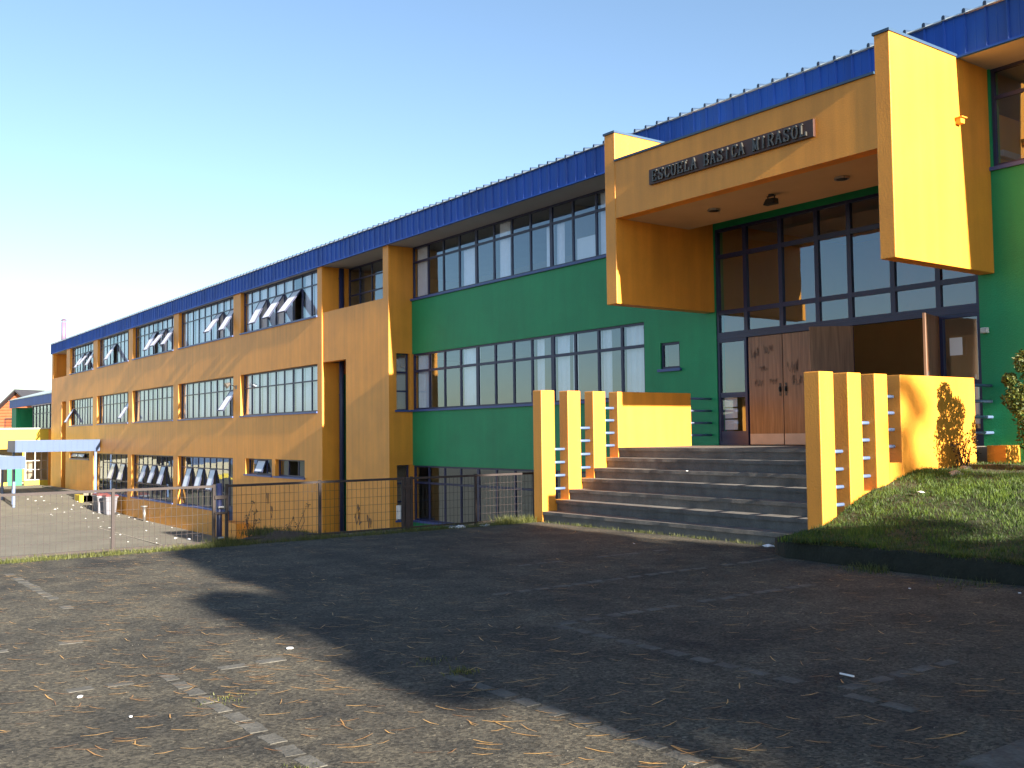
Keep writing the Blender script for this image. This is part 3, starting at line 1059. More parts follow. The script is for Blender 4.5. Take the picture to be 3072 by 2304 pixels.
leafA = leaf(-4.565, YGW - .01, 0.0, 0.81, True)
leafB = leaf(-2.975, YGW - .01, math.pi, 0.775, True)
leafC = leaf(-2.225, YGW - .03, math.atan2(-.60, -.47), 0.76, False)
leafD = leaf(-0.66, YGW - .03, math.atan2(-.69, .20), 0.76, False)
for (ax, az, sd, sz) in ((-4.48, 1.75, 1, .28), (-4.2, 1.80, 2, .22), (-4.40, 1.18, 3, .18), (-4.05, 1.20, 4, .16), (-3.66, 1.45, 6, .3), (-3.55, 1.2, 8, .26), (-4.3, 1.45, 9, .15)):
    scribble(school, Vector((ax, YGW - .036, az)), Vector((1, 0, 0)), Vector((0, 0, 1)), sd, sz)
# hall furniture glimpsed through the doorway
t = thing('notice_boards', 'pale boxes and boards inside the dim entrance hall', 'furniture', (-0.6, 2.4, 0))
box('board', (-1.15, -0.62, 2.35, 2.40, 0.35, 1.0), M['white'], t)
box('board', (-0.5, 0.05, 2.35, 2.42, 0.3, 1.05), M['white'], t)
box('case', (-1.35, 0.1, 2.42, 2.75, 0.0, 1.9), M['hall'], t)
o = box('paper_notice', (-0.44, -0.23, YGW - .06, YGW - .056, 1.43, 1.71), M['white'])
tag(o, 'white paper notice taped to the glass right of the open doors', 'notice')
boxp = thing('alarm_box', 'small white box on the green wall beside the entrance glass', 'box', (0.165, 0.78, 1.73))
box('casing', (0.115, 0.215, 0.735, 0.815, 1.735, 1.82), M['white'], boxp, 0.008)
box('cover', (0.125, 0.205, 0.725, 0.735, 1.745, 1.81), M['metal'], boxp)
boxs = thing('wall_lamp', 'small orange spout box on the sunlit side of the porch slab', 'box', (0.36, -0.1, 4.8))
box('casing', (0.331, 0.42, -0.16, -0.05, 4.80, 4.88), M['orange'], boxs, 0.006)
box('hood', (0.331, 0.45, -0.18, -0.03, 4.88, 4.895), M['orange'], boxs)

# ---- drainpipes and gutter brackets
bm = bmesh.new()
cyl(bm, (-21.42, 0.62, ZB), (-21.42, 0.62, ZFb - .05), 0.085, n=14)
dp = obj('drainpipe', bm, M['navy'], school, smooth=True)
boxes('bracket', [(-21.6, -21.3, 0.60, 0.64, z_, z_ + .04) for z_ in (5.45, 3.4, 1.6, -.6, -2.2)], M['navy'], dp)
bm = bmesh.new()
cyl(bm, (-58.5, 0.62, ZB), (-58.5, 0.62, ZFb - .02), 0.11, n=12)
obj('drainpipe', bm, M['navy'], school, smooth=True)

# ---- small lamp on the pillar between two bays
lp = thing('outdoor_lamp', 'small dark lamp on a bracket on the pillar between the two nearest middle bays', 'lamp', (-29.2, -.1, 2.3))
bm = bmesh.new()
cyl(bm, (-29.2, .01, 2.2), (-29.2, -.30, 2.32), .018, n=6)
bb(bm, -29.27, -29.13, -.012, .0, 2.13, 2.27)
obj('bracket', bm, M['black'], lp)
bm = bmesh.new()
cyl(bm, (-29.2, -.26, 2.34), (-29.2, -.42, 2.24), .05, .12, n=12)
obj('shade', bm, M['metal'], lp)

# ---- wall scribbles below the small windows
for (ax, az, sd, sz) in ((-26.2, -1.95, 21, .55), (-25.9, -2.3, 22, .35), (-25.8, -2.55, 23, .3)):
    scribble(school, Vector((ax, 0, az)), Vector((1, 0, 0)), Vector((0, 0, 1)), sd, sz, 12, 'ink', 3.2)
for (ax, az, sd, sz) in ((-19.35, -2.25, 31, .7), (-19.2, -1.95, 32, .4), (-18.6, -2.3, 33, .5)):
    scribble(school, Vector((ax, 0.028, az)), Vector((1, 0, 0)), Vector((0, 0, 1)), sd, sz, 13, 'ink', 3.2)
box('wall_step', (-29.5, -27.9, -0.5, -0.002, -3.75, -2.95), M['orange'], school)

# ---- chimney flue
fl_ = thing('chimney_flue', 'slim metal flue with a conical cap on the far end of the roof', 'chimney', (-60.9, 0.45, 6.4))
bm = bmesh.new()
cyl(bm, (-60.9, 0.45, 6.3), (-60.9, 0.45, 7.85), 0.155, n=14)
obj('pipe', bm, M['flue'], fl_, smooth=True)
bm = bmesh.new()
cyl(bm, (-60.9, 0.45, 8.0), (-60.9, 0.45, 8.1), 0.19, 0.02, n=14)
cyl(bm, (-60.9, 0.45, 7.93), (-60.9, 0.45, 7.96), 0.19, 0.19, n=14)
for k in range(3):
    a = k * 2.1
    cyl(bm, (-60.9 + .1 * math.cos(a), .45 + .1 * math.sin(a), 7.8), (-60.9 + .1 * math.cos(a), .45 + .1 * math.sin(a), 8.0), .012, n=5)
obj('cap', bm, M['flue'], fl_)


def bird(x, y, z, face, label):
    bm = bmesh.new()
    bmesh.ops.create_uvsphere(bm, u_segments=10, v_segments=8, radius=1)
    for v in bm.verts:
        t_ = v.co.x
        rr = 0.085 * (1 - 0.35 * max(0, -t_) ** 2)
        v.co = Vector((t_ * 0.20 - 0.06 * max(0, -t_ - .6), v.co.y * rr, v.co.z * rr + 0.17 + 0.05 * t_))
    bmesh.ops.create_uvsphere(bm, u_segments=8, v_segments=6, radius=0.055, matrix=Matrix.Translation((0.19, 0, 0.27)))
    cyl(bm, (0.23, 0, .27), (0.31, 0, .255), .016, .003, n=6)
    cyl(bm, (0.12, 0, .2), (0.18, 0, .27), .055, .05, n=8)
    cyl(bm, (-.16, 0, .16), (-.34, 0, .13), .05, .02, n=6)
    cyl(bm, (0, .03, 0), (0, .03, .12), .008, n=5)
    cyl(bm, (0, -.03, 0), (0, -.03, .12), .008, n=5)
    o = obj('bird', bm, M['bird'], None, (x, y, z), smooth=True)
    o.rotation_euler = (0, 0, face)
    return tag(o, label, 'bird')


bird(-61.4, 0.1, 6.47, 2.6, 'pale bird standing on the roof end left of the chimney flue')
bird(-56.9, 0.6, 6.58, 0.4, 'pale bird standing on the roof ridge right of the chimney flue')

# ================================================================== ENTRANCE STEPS
RUN, RISE = 0.296, 0.178
steps = thing('entrance_steps', 'seven grey concrete steps rising to the school entrance', 'steps', (-2.6, -3.58, ZA))
nose = [-1.80 - RUN * k for k in range(7)]
for k in range(7):
    z1 = -RISE * k - 0.004
    back = YG if k == 0 else nose[k - 1] - 0.001
    bm = bmesh.new()
    nn = 14
    xa, xb = -5.398, 0.088
    bb(bm, xa, xb, nose[k], back + (0 if k == 0 else 0.02), z1 - 0.055, z1)            # tread with nosing
    bb(bm, xa, xb, nose[k] + 0.022, back + (0 if k == 0 else 0.02), (-1.5 if k == 6 else z1 - RISE - .01), z1 - 0.0555)
    es = [e for e in bm.edges if abs(e.verts[0].co.y - nose[k]) < 1e-4 and abs(e.verts[1].co.y - nose[k]) < 1e-4 and abs(e.verts[0].co.z - e.verts[1].co.z) < 1e-4]
    es = bmesh.ops.subdivide_edges(bm, edges=[e for e in es], cuts=30)['geom_inner']
    for v in bm.verts:
        if abs(v.co.y - nose[k]) < 1e-4 and xa + .01 < v.co.x < xb - .01:
            v.co.y += random.uniform(0, 0.007)
            v.co.z -= random.uniform(0, 0.004)
    obj('step' if k else 'landing', bm, M['concrete'], steps)


def balustrade(x0, x1, side, label):
    t_ = thing('stair_balustrade', label, 'balustrade', ((x0 + x1) / 2, -2.6, ZA), 'yellow balustrades of the entrance steps')
    ztop = 1.02
    e = 0.002
    zs_ = {6: ZA - .3, 4: -0.9, 2: -0.6}
    for k in (6, 4, 2):
        box('pillar', (x0, x1, nose[k] - e, nose[k] + RUN - .004, ZA - .3, ztop), M['orange'], t_, 0.012)
    box('low_wall', (x0, x1, nose[0] - e, 0.12, ZA - 2.2, ztop), M['orange'], t_, 0.012)
    xo0, xo1 = x0 + .004, x1 - .004
    boxes('stringer', [(xo0, xo1, nose[k] + .001, nose[k - 1] - .003, -2.2, -RISE * k - .004) for k in (5, 3, 1)], M['orange'], t_)
    xm = (x0 + x1) / 2
    for ya, yb_, zz in ((nose[6] + RUN - .03, nose[4] + .03, (-.01, -.24, -.47, -.70)), (nose[4] + RUN - .03, nose[2] + .03, (.36, .13, -.11, -.35)),
                       (nose[2] + RUN - .03, nose[0] + .03, (.72, .495, .265, .035)), (0.10, YG + .05, (.92, .68, .44, .2))):
        for z_ in zz:
            bm = bmesh.new()
            cyl(bm, (xm, ya, z_), (xm, yb_, z_), 0.024, n=12)
            obj('bar', bm, M['bar'], t_, smooth=True)
    return t_


balustrade(-5.643, -5.402, -1, 'yellow pillars and low wall with pale blue bars left of the steps')
balustrade(0.092, 0.331, 1, 'yellow pillars and low wall with pale blue bars right of the steps, beside the lawn')
box('wall_plinth', (0.335, 0.62, 0.40, YG - .004, -0.5, 0.01), M['orange'], school)

# kerb round the lawn
kp = [(0.12, -3.60), (0.04, -3.95), (0.12, -4.28), (0.45, -4.46), (1.2, -4.52), (2.2, -4.54), (3.4, -4.50), (6, -4.5), (12, -4.5)]
bm = bmesh.new()
fine_ = []
for (xa, ya), (xb, yb_) in zip(kp[:-1], kp[1:]):
    nseg = max(2, int(math.hypot(xb - xa, yb_ - ya) / 0.12))
    for i in range(nseg):
        t_ = i / nseg
        fine_.append((xa + (xb - xa) * t_, ya + (yb_ - ya) * t_))
fine_.append(kp[-1])
prevr = None
for i, (x, y) in enumerate(fine_):
    a = fine_[max(0, i - 1)]; b = fine_[min(len(fine_) - 1, i + 1)]
    d = Vector((b[0] - a[0], b[1] - a[1])).normalized()
    nrm = Vector((-d.y, d.x))
    j = [random.uniform(-.022, .022) for _ in range(4)]
    ring = [bm.verts.new((x, y + j[0], ZA - .02)), bm.verts.new((x + nrm.x * .015, y + nrm.y * .015 + j[1], -1.06 + j[2])),
            bm.verts.new((x + nrm.x * .04, y + nrm.y * .04, -1.035 + j[3])), bm.verts.new((x + nrm.x * .16, y + nrm.y * .16, -1.03 + j[2])),
            bm.verts.new((x + nrm.x * .17, y + nrm.y * .17, ZA - .02))]
    if prevr:
        for k in range(4):
            bm.faces.new((prevr[k], ring[k], ring[k + 1], prevr[k + 1]))
    prevr = ring
struct(obj('kerb', bm, M['kerb'], smooth=True))

# ================================================================== SIGN AND PORCH LAMPS
sign = thing('name_sign', 'dark brown wooden sign with raised metal capitals on the porch beam', 'sign', (-2.67, -1.82, 4.64))
zs0, zs1 = 4.645, 4.915
box('board', (-4.42, -0.93, -1.855, -1.802, zs0, zs1), M['signwood'], sign, 0.004)
GL = {  # strokes on a 1 x 1 cell, with serifs
    'E': [((.15, 0), (.15, 1)), ((.0, 0), (.9, 0)), ((.0, 1), (.85, 1)), ((.15, .52), (.65, .52)), ((.9, 0), (.9, .2)), ((.85, 1), (.85, .82)), ((.65, .42), (.65, .62))],
    'S': [((.85, .75), (.85, 1)), ((.85, .9), (.6, 1)), ((.6, 1), (.3, 1)), ((.3, 1), (.12, .85)), ((.12, .85), (.15, .65)), ((.15, .65), (.8, .38)), ((.8, .38), (.88, .18)), ((.88, .18), (.7, 0)), ((.7, 0), (.35, 0)), ((.35, 0), (.1, .15)), ((.1, 0), (.1, .27))],
    'C': [((.88, .72), (.88, 1)), ((.88, .88), (.62, 1)), ((.62, 1), (.35, .98)), ((.35, .98), (.12, .7)), ((.12, .7), (.12, .3)), ((.12, .3), (.35, .02)), ((.35, .02), (.65, 0)), ((.65, 0), (.9, .2))],
    'U': [((.15, 1), (.15, .25)), ((.15, .25), (.35, 0)), ((.35, 0), (.65, 0)), ((.65, 0), (.85, .25)), ((.85, .25), (.85, 1)), ((.0, 1), (.32, 1)), ((.7, 1), (1, 1))],
    'L': [((.18, 0), (.18, 1)), ((.0, 1), (.4, 1)), ((.0, 0), (.9, 0)), ((.9, 0), (.9, .25))],
    'A': [((.1, 0), (.48, 1)), ((.48, 1), (.9, 0)), ((.27, .38), (.72, .38)), ((-.02, 0), (.24, 0)), ((.74, 0), (1.03, 0))],
    'B': [((.18, 0), (.18, 1)), ((.0, 0), (.65, 0)), ((.0, 1), (.62, 1)), ((.18, .52), (.65, .52)), ((.62, 1), (.82, .86)), ((.82, .86), (.82, .66)), ((.82, .66), (.62, .52)), ((.65, .52), (.9, .36)), ((.9, .36), (.9, .16)), ((.9, .16), (.65, 0))],
    'I': [((.5, 0), (.5, 1)), ((.42, .02), (.58, .02)), ((.42, .98), (.58, .98))],
    'M': [((.12, 0), (.12, 1)), ((.12, 1), (.5, .1)), ((.5, .1), (.88, 1)), ((.88, 1), (.88, 0)), ((-.05, 0), (.28, 0)), ((.72, 0), (1.05, 0)), ((-.03, 1), (.15, 1)), ((.85, 1), (1.03, 1))],
    'R': [((.18, 0), (.18, 1)), ((.0, 1), (.62, 1)), ((.62, 1), (.84, .86)), ((.84, .86), (.84, .64)), ((.84, .64), (.62, .48)), ((.62, .48), (.18, .48)), ((.5, .48), (.92, 0)), ((.82, 0), (1.04, 0)), ((.0, 0), (.38, 0))],
    'O': [((.35, 1), (.65, 1)), ((.65, 1), (.9, .7)), ((.9, .7), (.9, .3)), ((.9, .3), (.65, 0)), ((.65, 0), (.35, 0)), ((.35, 0), (.1, .3)), ((.1, .3), (.1, .7)), ((.1, .7), (.35, 1))],
}


def letter(ch, x, wd_, z, h):
    bm = bmesh.new()
    t_ = 0.0125
    for i_, ((ax, az), (bx_, bz)) in enumerate(GL[ch]):
        a = Vector((x + ax * wd_, 0, z + az * h)); b = Vector((x + bx_ * wd_, 0, z + bz * h))
        d = (b - a).normalized()
        thick_ = t_ if abs(d.z) > 0.5 else t_ * 0.62
        q = Vector((-d.z, 0, d.x)) * thick_
        a = a - d * thick_ * .6; b = b + d * thick_ * .6
        y1 = -1.8545
        y0 = -1.888 - 0.0004 * i_
        vs = [bm.verts.new((p.x, yy, p.z)) for yy in (y0, y1) for p in (a + q, a - q, b - q, b + q)]
        for f in ((0, 1, 2, 3), (7, 6, 5, 4), (0, 4, 5, 1), (1, 5, 6, 2), (2, 6, 7, 3), (3, 7, 4, 0)):
            bm.faces.new([vs[k] for k in f])
    return obj('letter', bm, M['letter'], sign)


for word, x0, x1 in (('ESCUELA', -4.33, -3.24), ('BASICA', -3.11, -2.21), ('MIRASOL', -2.07, -1.02)):
    p_ = (x1 - x0) / len(word)
    for i, ch in enumerate(word):
        letter(ch, x0 + i * p_ + .012, p_ * 0.76, 4.69, 0.18)
for x, lab in ((-3.85, 'round recessed lamp in the porch ceiling, left of the floodlight'), (-1.19, 'round recessed lamp in the porch ceiling, right of the floodlight')):
    t = thing('ceiling_lamp', lab, 'lamp', (x, -0.82, 4.23), 'recessed porch lamps')
    bm = bmesh.new()
    cyl(bm, (x, -.82, 4.20), (x, -.82, 4.236), 0.115, n=24)
    obj('rim', bm, M['metal'], t)
    bm = bmesh.new()
    cyl(bm, (x, -.82, 4.195), (x, -.82, 4.201), 0.085, n=20)
    obj('lens', bm, M['black'], t)
fl2 = thing('flood_light', 'small black floodlight hung under the middle of the porch ceiling', 'floodlight', (-2.55, -0.85, 4.23))
bm = bmesh.new()
vs = bb(bm, -2.66, -2.44, -0.93, -0.80, 4.06, 4.16)
for v in vs:
    if v.co.z > 4.1:
        v.co.x = -2.55 + (v.co.x + 2.55) * .72
        v.co.y += .03
obj('housing', bm, M['black'], fl2)
bm = bmesh.new()
cyl(bm, (-2.62, -.85, 4.12), (-2.62, -.85, 4.20), .012, n=6)
cyl(bm, (-2.48, -.85, 4.12), (-2.48, -.85, 4.20), .012, n=6)
bb(bm, -2.63, -2.47, -.87, -.83, 4.195, 4.212)
cyl(bm, (-2.55, -.85, 4.212), (-2.55, -.85, 4.234), .05, n=10)
obj('bracket', bm, M['black'], fl2)

# ================================================================== FENCE
def fence(y0, y1, nposts, label, ends=True, mat_=None, x=-6.0, ztop=-0.42, zbot=-1.27):
    m_ = mat_ or M['fence']
    t_ = thing('mesh_fence', label, 'fence', (x, (y0 + y1) / 2, zbot), 'welded mesh fence along the edge of the forecourt')
    ps = lin(y0, y1, nposts - 1)
    for y in ps:
        bm = bmesh.new()
        bb(bm, x - .02, x + .02, y - .02, y + .02, -1.6, ztop + .012)
        obj('post', bm, m_, t_)
    bm = bmesh.new(); bb(bm, x - .018, x + .018, y0 + .02, y1 - .02, ztop - .035, ztop)
    obj('rail', bm, m_, t_)
    bm = bmesh.new(); bb(bm, x - .015, x + .015, y0 + .02, y1 - .02, zbot + .02, zbot + .05)
    obj('rail', bm, m_, t_)
    bm = bmesh.new()
    y = y0 + .07
    while y < y1 - .02:
        cyl(bm, (x + random.uniform(-.003, .003), y, zbot + .05), (x + random.uniform(-.003, .003), y + random.uniform(-.004, .004), ztop - .03), .0028, n=4, caps=False)
        y += .075
    for k in range(1, 6):
        z_ = zbot + .05 + k * (ztop - zbot - .08) / 6
        cyl(bm, (x - .006, y0, z_), (x - .006, y1, z_ + random.uniform(-.004, .004)), .0028, n=4, caps=False)
    stuff(obj('wire_mesh', bm, m_, t_))
    return t_


fence(-16.10, -9.12, 6, 'rusty welded mesh fence on the left, above the sunlit yard')
fence(-8.93, -5.99, 3, 'dark welded mesh fence in front of the orange tower wall')
fence(-5.83, -3.30, 3, 'welded mesh fence in front of the lower green-wall windows, beside the steps')
gp = thing('gate_post', 'thick dark gate post with a latch between the two left fence runs', 'post', (-6.0, -9.03, -1.3), None)
bm = bmesh.new(); cyl(bm, (-6.03, -9.03, -1.7), (-6.03, -9.03, -.40), .04, n=12)
obj('pole', bm, M['navy'], gp, smooth=True)
boxes('latch', [(-6.05, -5.95, -9.12, -8.93, -.62, -.57), (-6.05, -5.95, -9.12, -8.93, -.84, -.81)], M['fence'], gp)
for z_ in (-0.74, -1.18):
    bm = bmesh.new(); cyl(bm, (-5.96, -9.07, z_), (-5.96, -8.99, z_), .018, n=8)
    obj('hinge', bm, M['metal'], gp)
gp2 = thing('gate_post', 'pair of dark gate posts in front of the narrow lower window', 'post', (-6.0, -5.9, -1.3))
bm = bmesh.new(); bb(bm, -6.03, -5.97, -5.955, -5.865, -1.7, -.42)
obj('pole', bm, M['fence'], gp2)
boxes('latch', [(-6.04, -5.96, -6.0, -5.83, -.60, -.56)], M['fence'], gp2)
boxes('sign_plate', [(-6.06, -6.045, -6.08, -5.97, -1.10, -.87)], M['white'], gp2)

# ================================================================== PLANTS
def leaf_cloud(centers, radii, n, size, squash=1.0):
    C_ = np.asarray(centers); R__ = np.asarray(radii)
    k = RNG.integers(0, len(C_), n)
    d = RNG.normal(0, 1, (n, 3))
    d /= np.linalg.norm(d, axis=1)[:, None]
    p = C_[k] + d * (R__[k] * RNG.uniform(0.25, 1, n) ** 0.5)[:, None] * np.array([1, 1, squash])
    a = RNG.normal(0, 1, (n, 3)); a /= np.linalg.norm(a, axis=1)[:, None]
    b = np.cross(a, RNG.normal(0, 1, (n, 3))); b /= np.linalg.norm(b, axis=1)[:, None]
    s = size * RNG.uniform(0.6, 1.3, n)[:, None]
    V = np.stack([p - a * s, p + b * s * .42, p + a * s, p - b * s * .42], 1).reshape(-1, 3)
    F = np.arange(4 * n).reshape(-1, 4)
    sh = np.repeat(RNG.uniform(0, 1, n), 4)
    return V, F, sh


def shrub(name, base, label, centers, radii, n, size, m, group=None, stems=7, sr=0.012):
    t_ = thing(name, label, 'shrub', base, group)
    bm = bmesh.new()
    for i_ in range(stems):
        c = Vector(centers[i_ % len(centers)])
        p0 = Vector(base) + Vector((random.uniform(-.05, .05), random.uniform(-.05, .05), -.05))
        mid = p0.lerp(c, .5) + Vector((random.uniform(-.08, .08), random.uniform(-.08, .08), .05))
        cyl(bm, p0, mid, sr, sr * .7, n=6)
        cyl(bm, mid, c + Vector((0, 0, radii[i_ % len(radii)] * .5)), sr * .7, sr * .25, n=5)
    obj('stem', bm, M['bark'], t_)
    V, F, sh = leaf_cloud(centers, radii, n, size)
    stuff(link('foliage', soup('foliage', V - 0, F, m, sh), t_))
    return t_


def cc(base, spec):
    return [(base[0] + a, base[1] + b, base[2] + c) for a, b, c, _ in spec], [r for *_, r in spec]


base = (1.62, -0.62, -0.30)
spec = [(0, 0, .45, .3), (.1, -.1, .8, .34), (-.1, .15, .75, .3), (.05, .05, 1.15, .32), (-.2, -.15, .95, .2), (.2, .2, 1.3, .24), (-.05, -.1, 1.45, .2), (-.28, -.2, 1.22, .09), (0.1, .1, .25, .25), (.25, -.05, .6, .3)]
c_, r_ = cc(base, spec)
shrub('leafy_shrub', base, 'leafy green shrub on the lawn at the right edge, in sun', c_, r_, 6500, 0.034, M['leaf'])
base = (2.5, 0.30, -0.30)  # unseen shrub added to shade the plinth and the green wall
spec = [(0, 0, .4, .35), (.1, .1, .8, .35), (-.1, -.05, 1.2, .3), (.05, .05, 1.5, .25)]
c_, r_ = cc(base, spec)
shrub('leafy_shrub', base, 'unseen leafy shrub added just past the right edge to shade the orange plinth', c_, r_, 5500, 0.036, M['leaf'])
base = (0.52, -0.55, -0.30)
spec = [(-.02, .0, .15, .12), (.05, .1, .28, .13), (-.05, -.1, .3, .1), (.02, .15, .45, .1)]
c_, r_ = cc(base, spec)
shrub('bare_shrub', base, 'small half-bare shrub against the end of the yellow low wall', c_, r_, 160, 0.026, M['dry'], stems=12, sr=0.008)
base = (-6.4, -8.4, -1.24)
spec = [(-.05, -.05, .3, .06), (.02, .05, .38, .05), (0, -.08, .2, .06), (.0, .1, .24, .05), (0, .04, .52, .04)]
c_, r_ = cc(base, spec)
shrub('dry_weed', base, 'dry branching weed behind the fence, left of the other dry weed', c_, r_, 70, 0.02, M['dry'], 'dry weeds behind the fence', 9, .006)
base = (-6.4, -7.72, -1.26)
spec = [(0, 0, .25, .03), (.02, .15, .36, .04), (0, .24, .45, .04), (0, -.1, .12, .05), (0, .05, .15, .05)]
c_, r_ = cc(base, spec)
shrub('dry_weed', base, 'dry leaning weed behind the fence, right of the other dry weed', c_, r_, 50, 0.02, M['dry'], 'dry weeds behind the fence', 6, .006)


def conifer(x, y, h, rmax, zlow, label, seed, nb=5, dens=88):
    r = random.Random(seed)
    t_ = thing('pine_tree', label, 'tree', (x, y, ZA), 'pine trees to the right of the forecourt')
    bm = bmesh.new()
    cyl(bm, (x, y, ZA - .1), (x, y, ZA + h * .97), .2, .03, n=10)
    cen, rad = [], []
    z_ = zlow
    while z_ < h:
        f = (h - z_) / (h - zlow)
        L = rmax * (min(1, f * 1.7) ** 0.6) * r.uniform(.75, 1.1) + .15
        for _ in range(nb):
            a = r.uniform(0, 6.28)
            tip = Vector((x + math.cos(a) * L, y + math.sin(a) * L, ZA + z_ + L * .12))
            cyl(bm, (x, y, ZA + z_ - .1), tip, .035, .01, n=5)
            m_ = max(2, int(L / .3))
            for q in range(1, m_ + 1):
                p = Vector((x, y, ZA + z_)).lerp(tip, q / m_)
                cen.append((p.x + r.uniform(-.1, .1), p.y + r.uniform(-.1, .1), p.z + r.uniform(-.1, .1)))
                rad.append(r.uniform(.22, .42))
        z_ += r.uniform(.28, .45)
    obj('trunk', bm, M['bark'], t_)
    V, F, sh = leaf_cloud(cen, rad, len(cen) * dens, .13, .7)
    stuff(link('crown', soup('crown', V, F, M['needle'], sh), t_))


for k, (x, y, h, rm, zl, lab) in enumerate([
        (20.0, -10.10, 8.3, .58, 2.2, 'slender dark pine nearest the street, right of the picture'),
        (20.6, -10.95, 7.2, .22, 5.9, 'short slim pine on the street side of the row, right of the picture'),
        (21.5, -8.9, 10.3, 1.35, 2.0, 'tall dark pine, second from the street, right of the picture'),
        (20.5, -7.1, 10.4, 1.7, 1.8, 'broad dark pine in the middle of the row, right of the picture'),
        (22.0, -5.75, 10.3, 1.45, 1.8, 'dark pine second from the school, right of the picture'),
        (16.5, -9.5, 5.6, .8, 1.6, 'low young pine in front of the slender one, right of the picture'),
        (16.0, -7.9, 6.4, 1.6, 1.2, 'bushy low pine in front of the tall one, right of the picture'),
        (16.0, -5.7, 5.6, 1.3, 1.2, 'bushy low pine nearest the lawn, right of the picture'),
        (17.5, -4.35, 6.1, 1.0, 1.4, 'narrow pine at the school end of the row, right of the picture'),
        (12.5, -7.4, 3.6, 2.1, .5, 'low spreading pine close to the forecourt, right of the picture'),
        (11.5, -8.9, 3.0, 1.1, .4, 'small spreading pine by the pavement, right of the picture')]):
    conifer(x, y, h, rm, zl, lab, 40 + k)
conifer(42.0, -2.45, 15.9, .55, 9, 'very tall thin pine far off beyond the row, right of the picture', 77, 2, 14)

# ================================================================== LITTER, STONES
_scr = []
for k in range(4):
    bm = bmesh.new()
    bmesh.ops.create_icosphere(bm, subdivisions=1, radius=1)
    for v in bm.verts:
        v.co = Vector((v.co.x * random.uniform(.6, 1.2), v.co.y * random.uniform(.5, 1.1), max(v.co.z, -.3) * random.uniform(.25, .6) + .1))
    _scr.append(mesh_from(bm, 'litter_scrap', M['litter']))


def scrap(x, y, z, s, label, group=None, me=None):
    o = link('litter_scrap', me or random.choice(_scr), None, (x, y, z))
    o.scale = (s, s * random.uniform(.5, 1), s * .6)
    o.rotation_euler = (0, 0, random.uniform(0, 6.28))
    return tag(o, label, 'litter', group)


for i in range(44):
    x = random.uniform(-50, -30.5)
    y = random.uniform(-3.6, -0.25) if random.random() < .6 else random.uniform(-.9, -.1)
    z = float(np.interp(x, [-51, -47, -45, -40, -30], [-3.25, -3.52, -3.6, -3.68, -3.72]))
    scrap(x, y, z, random.uniform(.03, .075), 'white paper scrap on the sunlit lower yard', 'paper scraps on the yard')
for i in range(16):
    x = random.uniform(-57, -47.5); y = random.uniform(-3.0, -.4)
    z = float(np.interp(x, [-58, -55, -51, -47], [-2.86, -3.0, -3.25, -3.52]))
    scrap(x, y, z, random.uniform(.04, .08), 'white paper scrap on the far ramp of the yard', 'paper scraps on the ramp')
for (x, y, s, lab) in ((1.88, -12.72, .032, 'crumpled white wrapper on sunlit asphalt, nearest the lower left corner'),
                       (1.42, -11.2, .036, 'flat white wrapper on sunlit asphalt just outside the tree shadow'),
                       (2.5, -12.6, .02, 'tiny white paper bit on the sunlit asphalt below the blocks'),
                       (-0.42, -3.72, .09, 'crumpled white paper at the foot of the steps by the kerb corner'),
                       (3.49, -4.97, .025, 'small pale scrap on shaded asphalt in front of the kerb'),
                       (2.7, -5.48, .02, 'tiny pale scrap on shaded asphalt right of centre'),
                       (-1.87, -4.76, .02, 'tiny white scrap on shaded asphalt in front of the steps'),
                       (-6.7, -9.25, .06, 'white paper scrap behind the gate post'),
                       (-7.0, -9.35, .05, 'pale paper scrap behind the fence left of the gate post'),
                       (-6.35, -7.95, .03, 'white paper scrap on the soil between the dry weeds'),
                       (-3.0, -2.52, .03, 'white paper bit lying on a middle step')):
    scrap(x, y, ZA + .005 if y < -3.6 else -RISE * 2, s, lab)
scrap(-5.8, -9.71, -1.27, .09, 'pink wrapper in the grass strip under the fence', None, (lambda: (lambda me: (me.materials.clear(), me.materials.append(M['pink']), me)[2])(_scr[0].copy()))())
for (y, s, lab) in ((-5.15, .10, 'crumpled white plastic bag, left one of two by the fence foot'), (-4.60, .07, 'crumpled white plastic bag, right one of two by the fence foot')):
    b = thing('plastic_bag', lab, 'bag', (-5.66, y, -1.28))
    for q in range(3):
        o = link('fold', _scr[q], b, (-5.66 + random.uniform(-.04, .04), y + (q - 1) * s * .9, -1.27))
        o.scale = (s * .7, s, s * .8)
o = box('cigarette_stick', (4.33, 4.43, -8.845, -8.835, ZA + .009, ZA + .018), M['litter'])
o['label'] = 'thin white stick lying on the shaded asphalt'; o['category'] = 'litter'
o.name = 'paper_stick'


def rock(x, y, z, sx, sy, sz, label, seed):
    bm = bmesh.new()
    bmesh.ops.create_icosphere(bm, subdivisions=3, radius=1)
    for v in bm.verts:
        k = 1 + .18 * mnoise.noise(v.co * 1.6 + Vector((seed, 0, 0)))
        v.co = Vector((v.co.x * sx * k, v.co.y * sy * k, v.co.z * sz * k))
    return tag(obj('stone', bm, M['stone'], None, (x, y, z), smooth=True), label, 'stone')


rock(0.93, -1.52, -.36, .12, .1, .07, 'rounded grey stone on the lawn below the bare soil', 1)
rock(0.62, -0.72, -.29, .09, .07, .04, 'small pale stone at the foot of the bare shrub', 2)
rock(0.80, -0.35, -.27, .06, .06, .035, 'small pale stone on bare soil near the orange plinth', 3)
scrap(1.05, -2.55, -.53, .06, 'white paper scrap on the sunlit lawn')

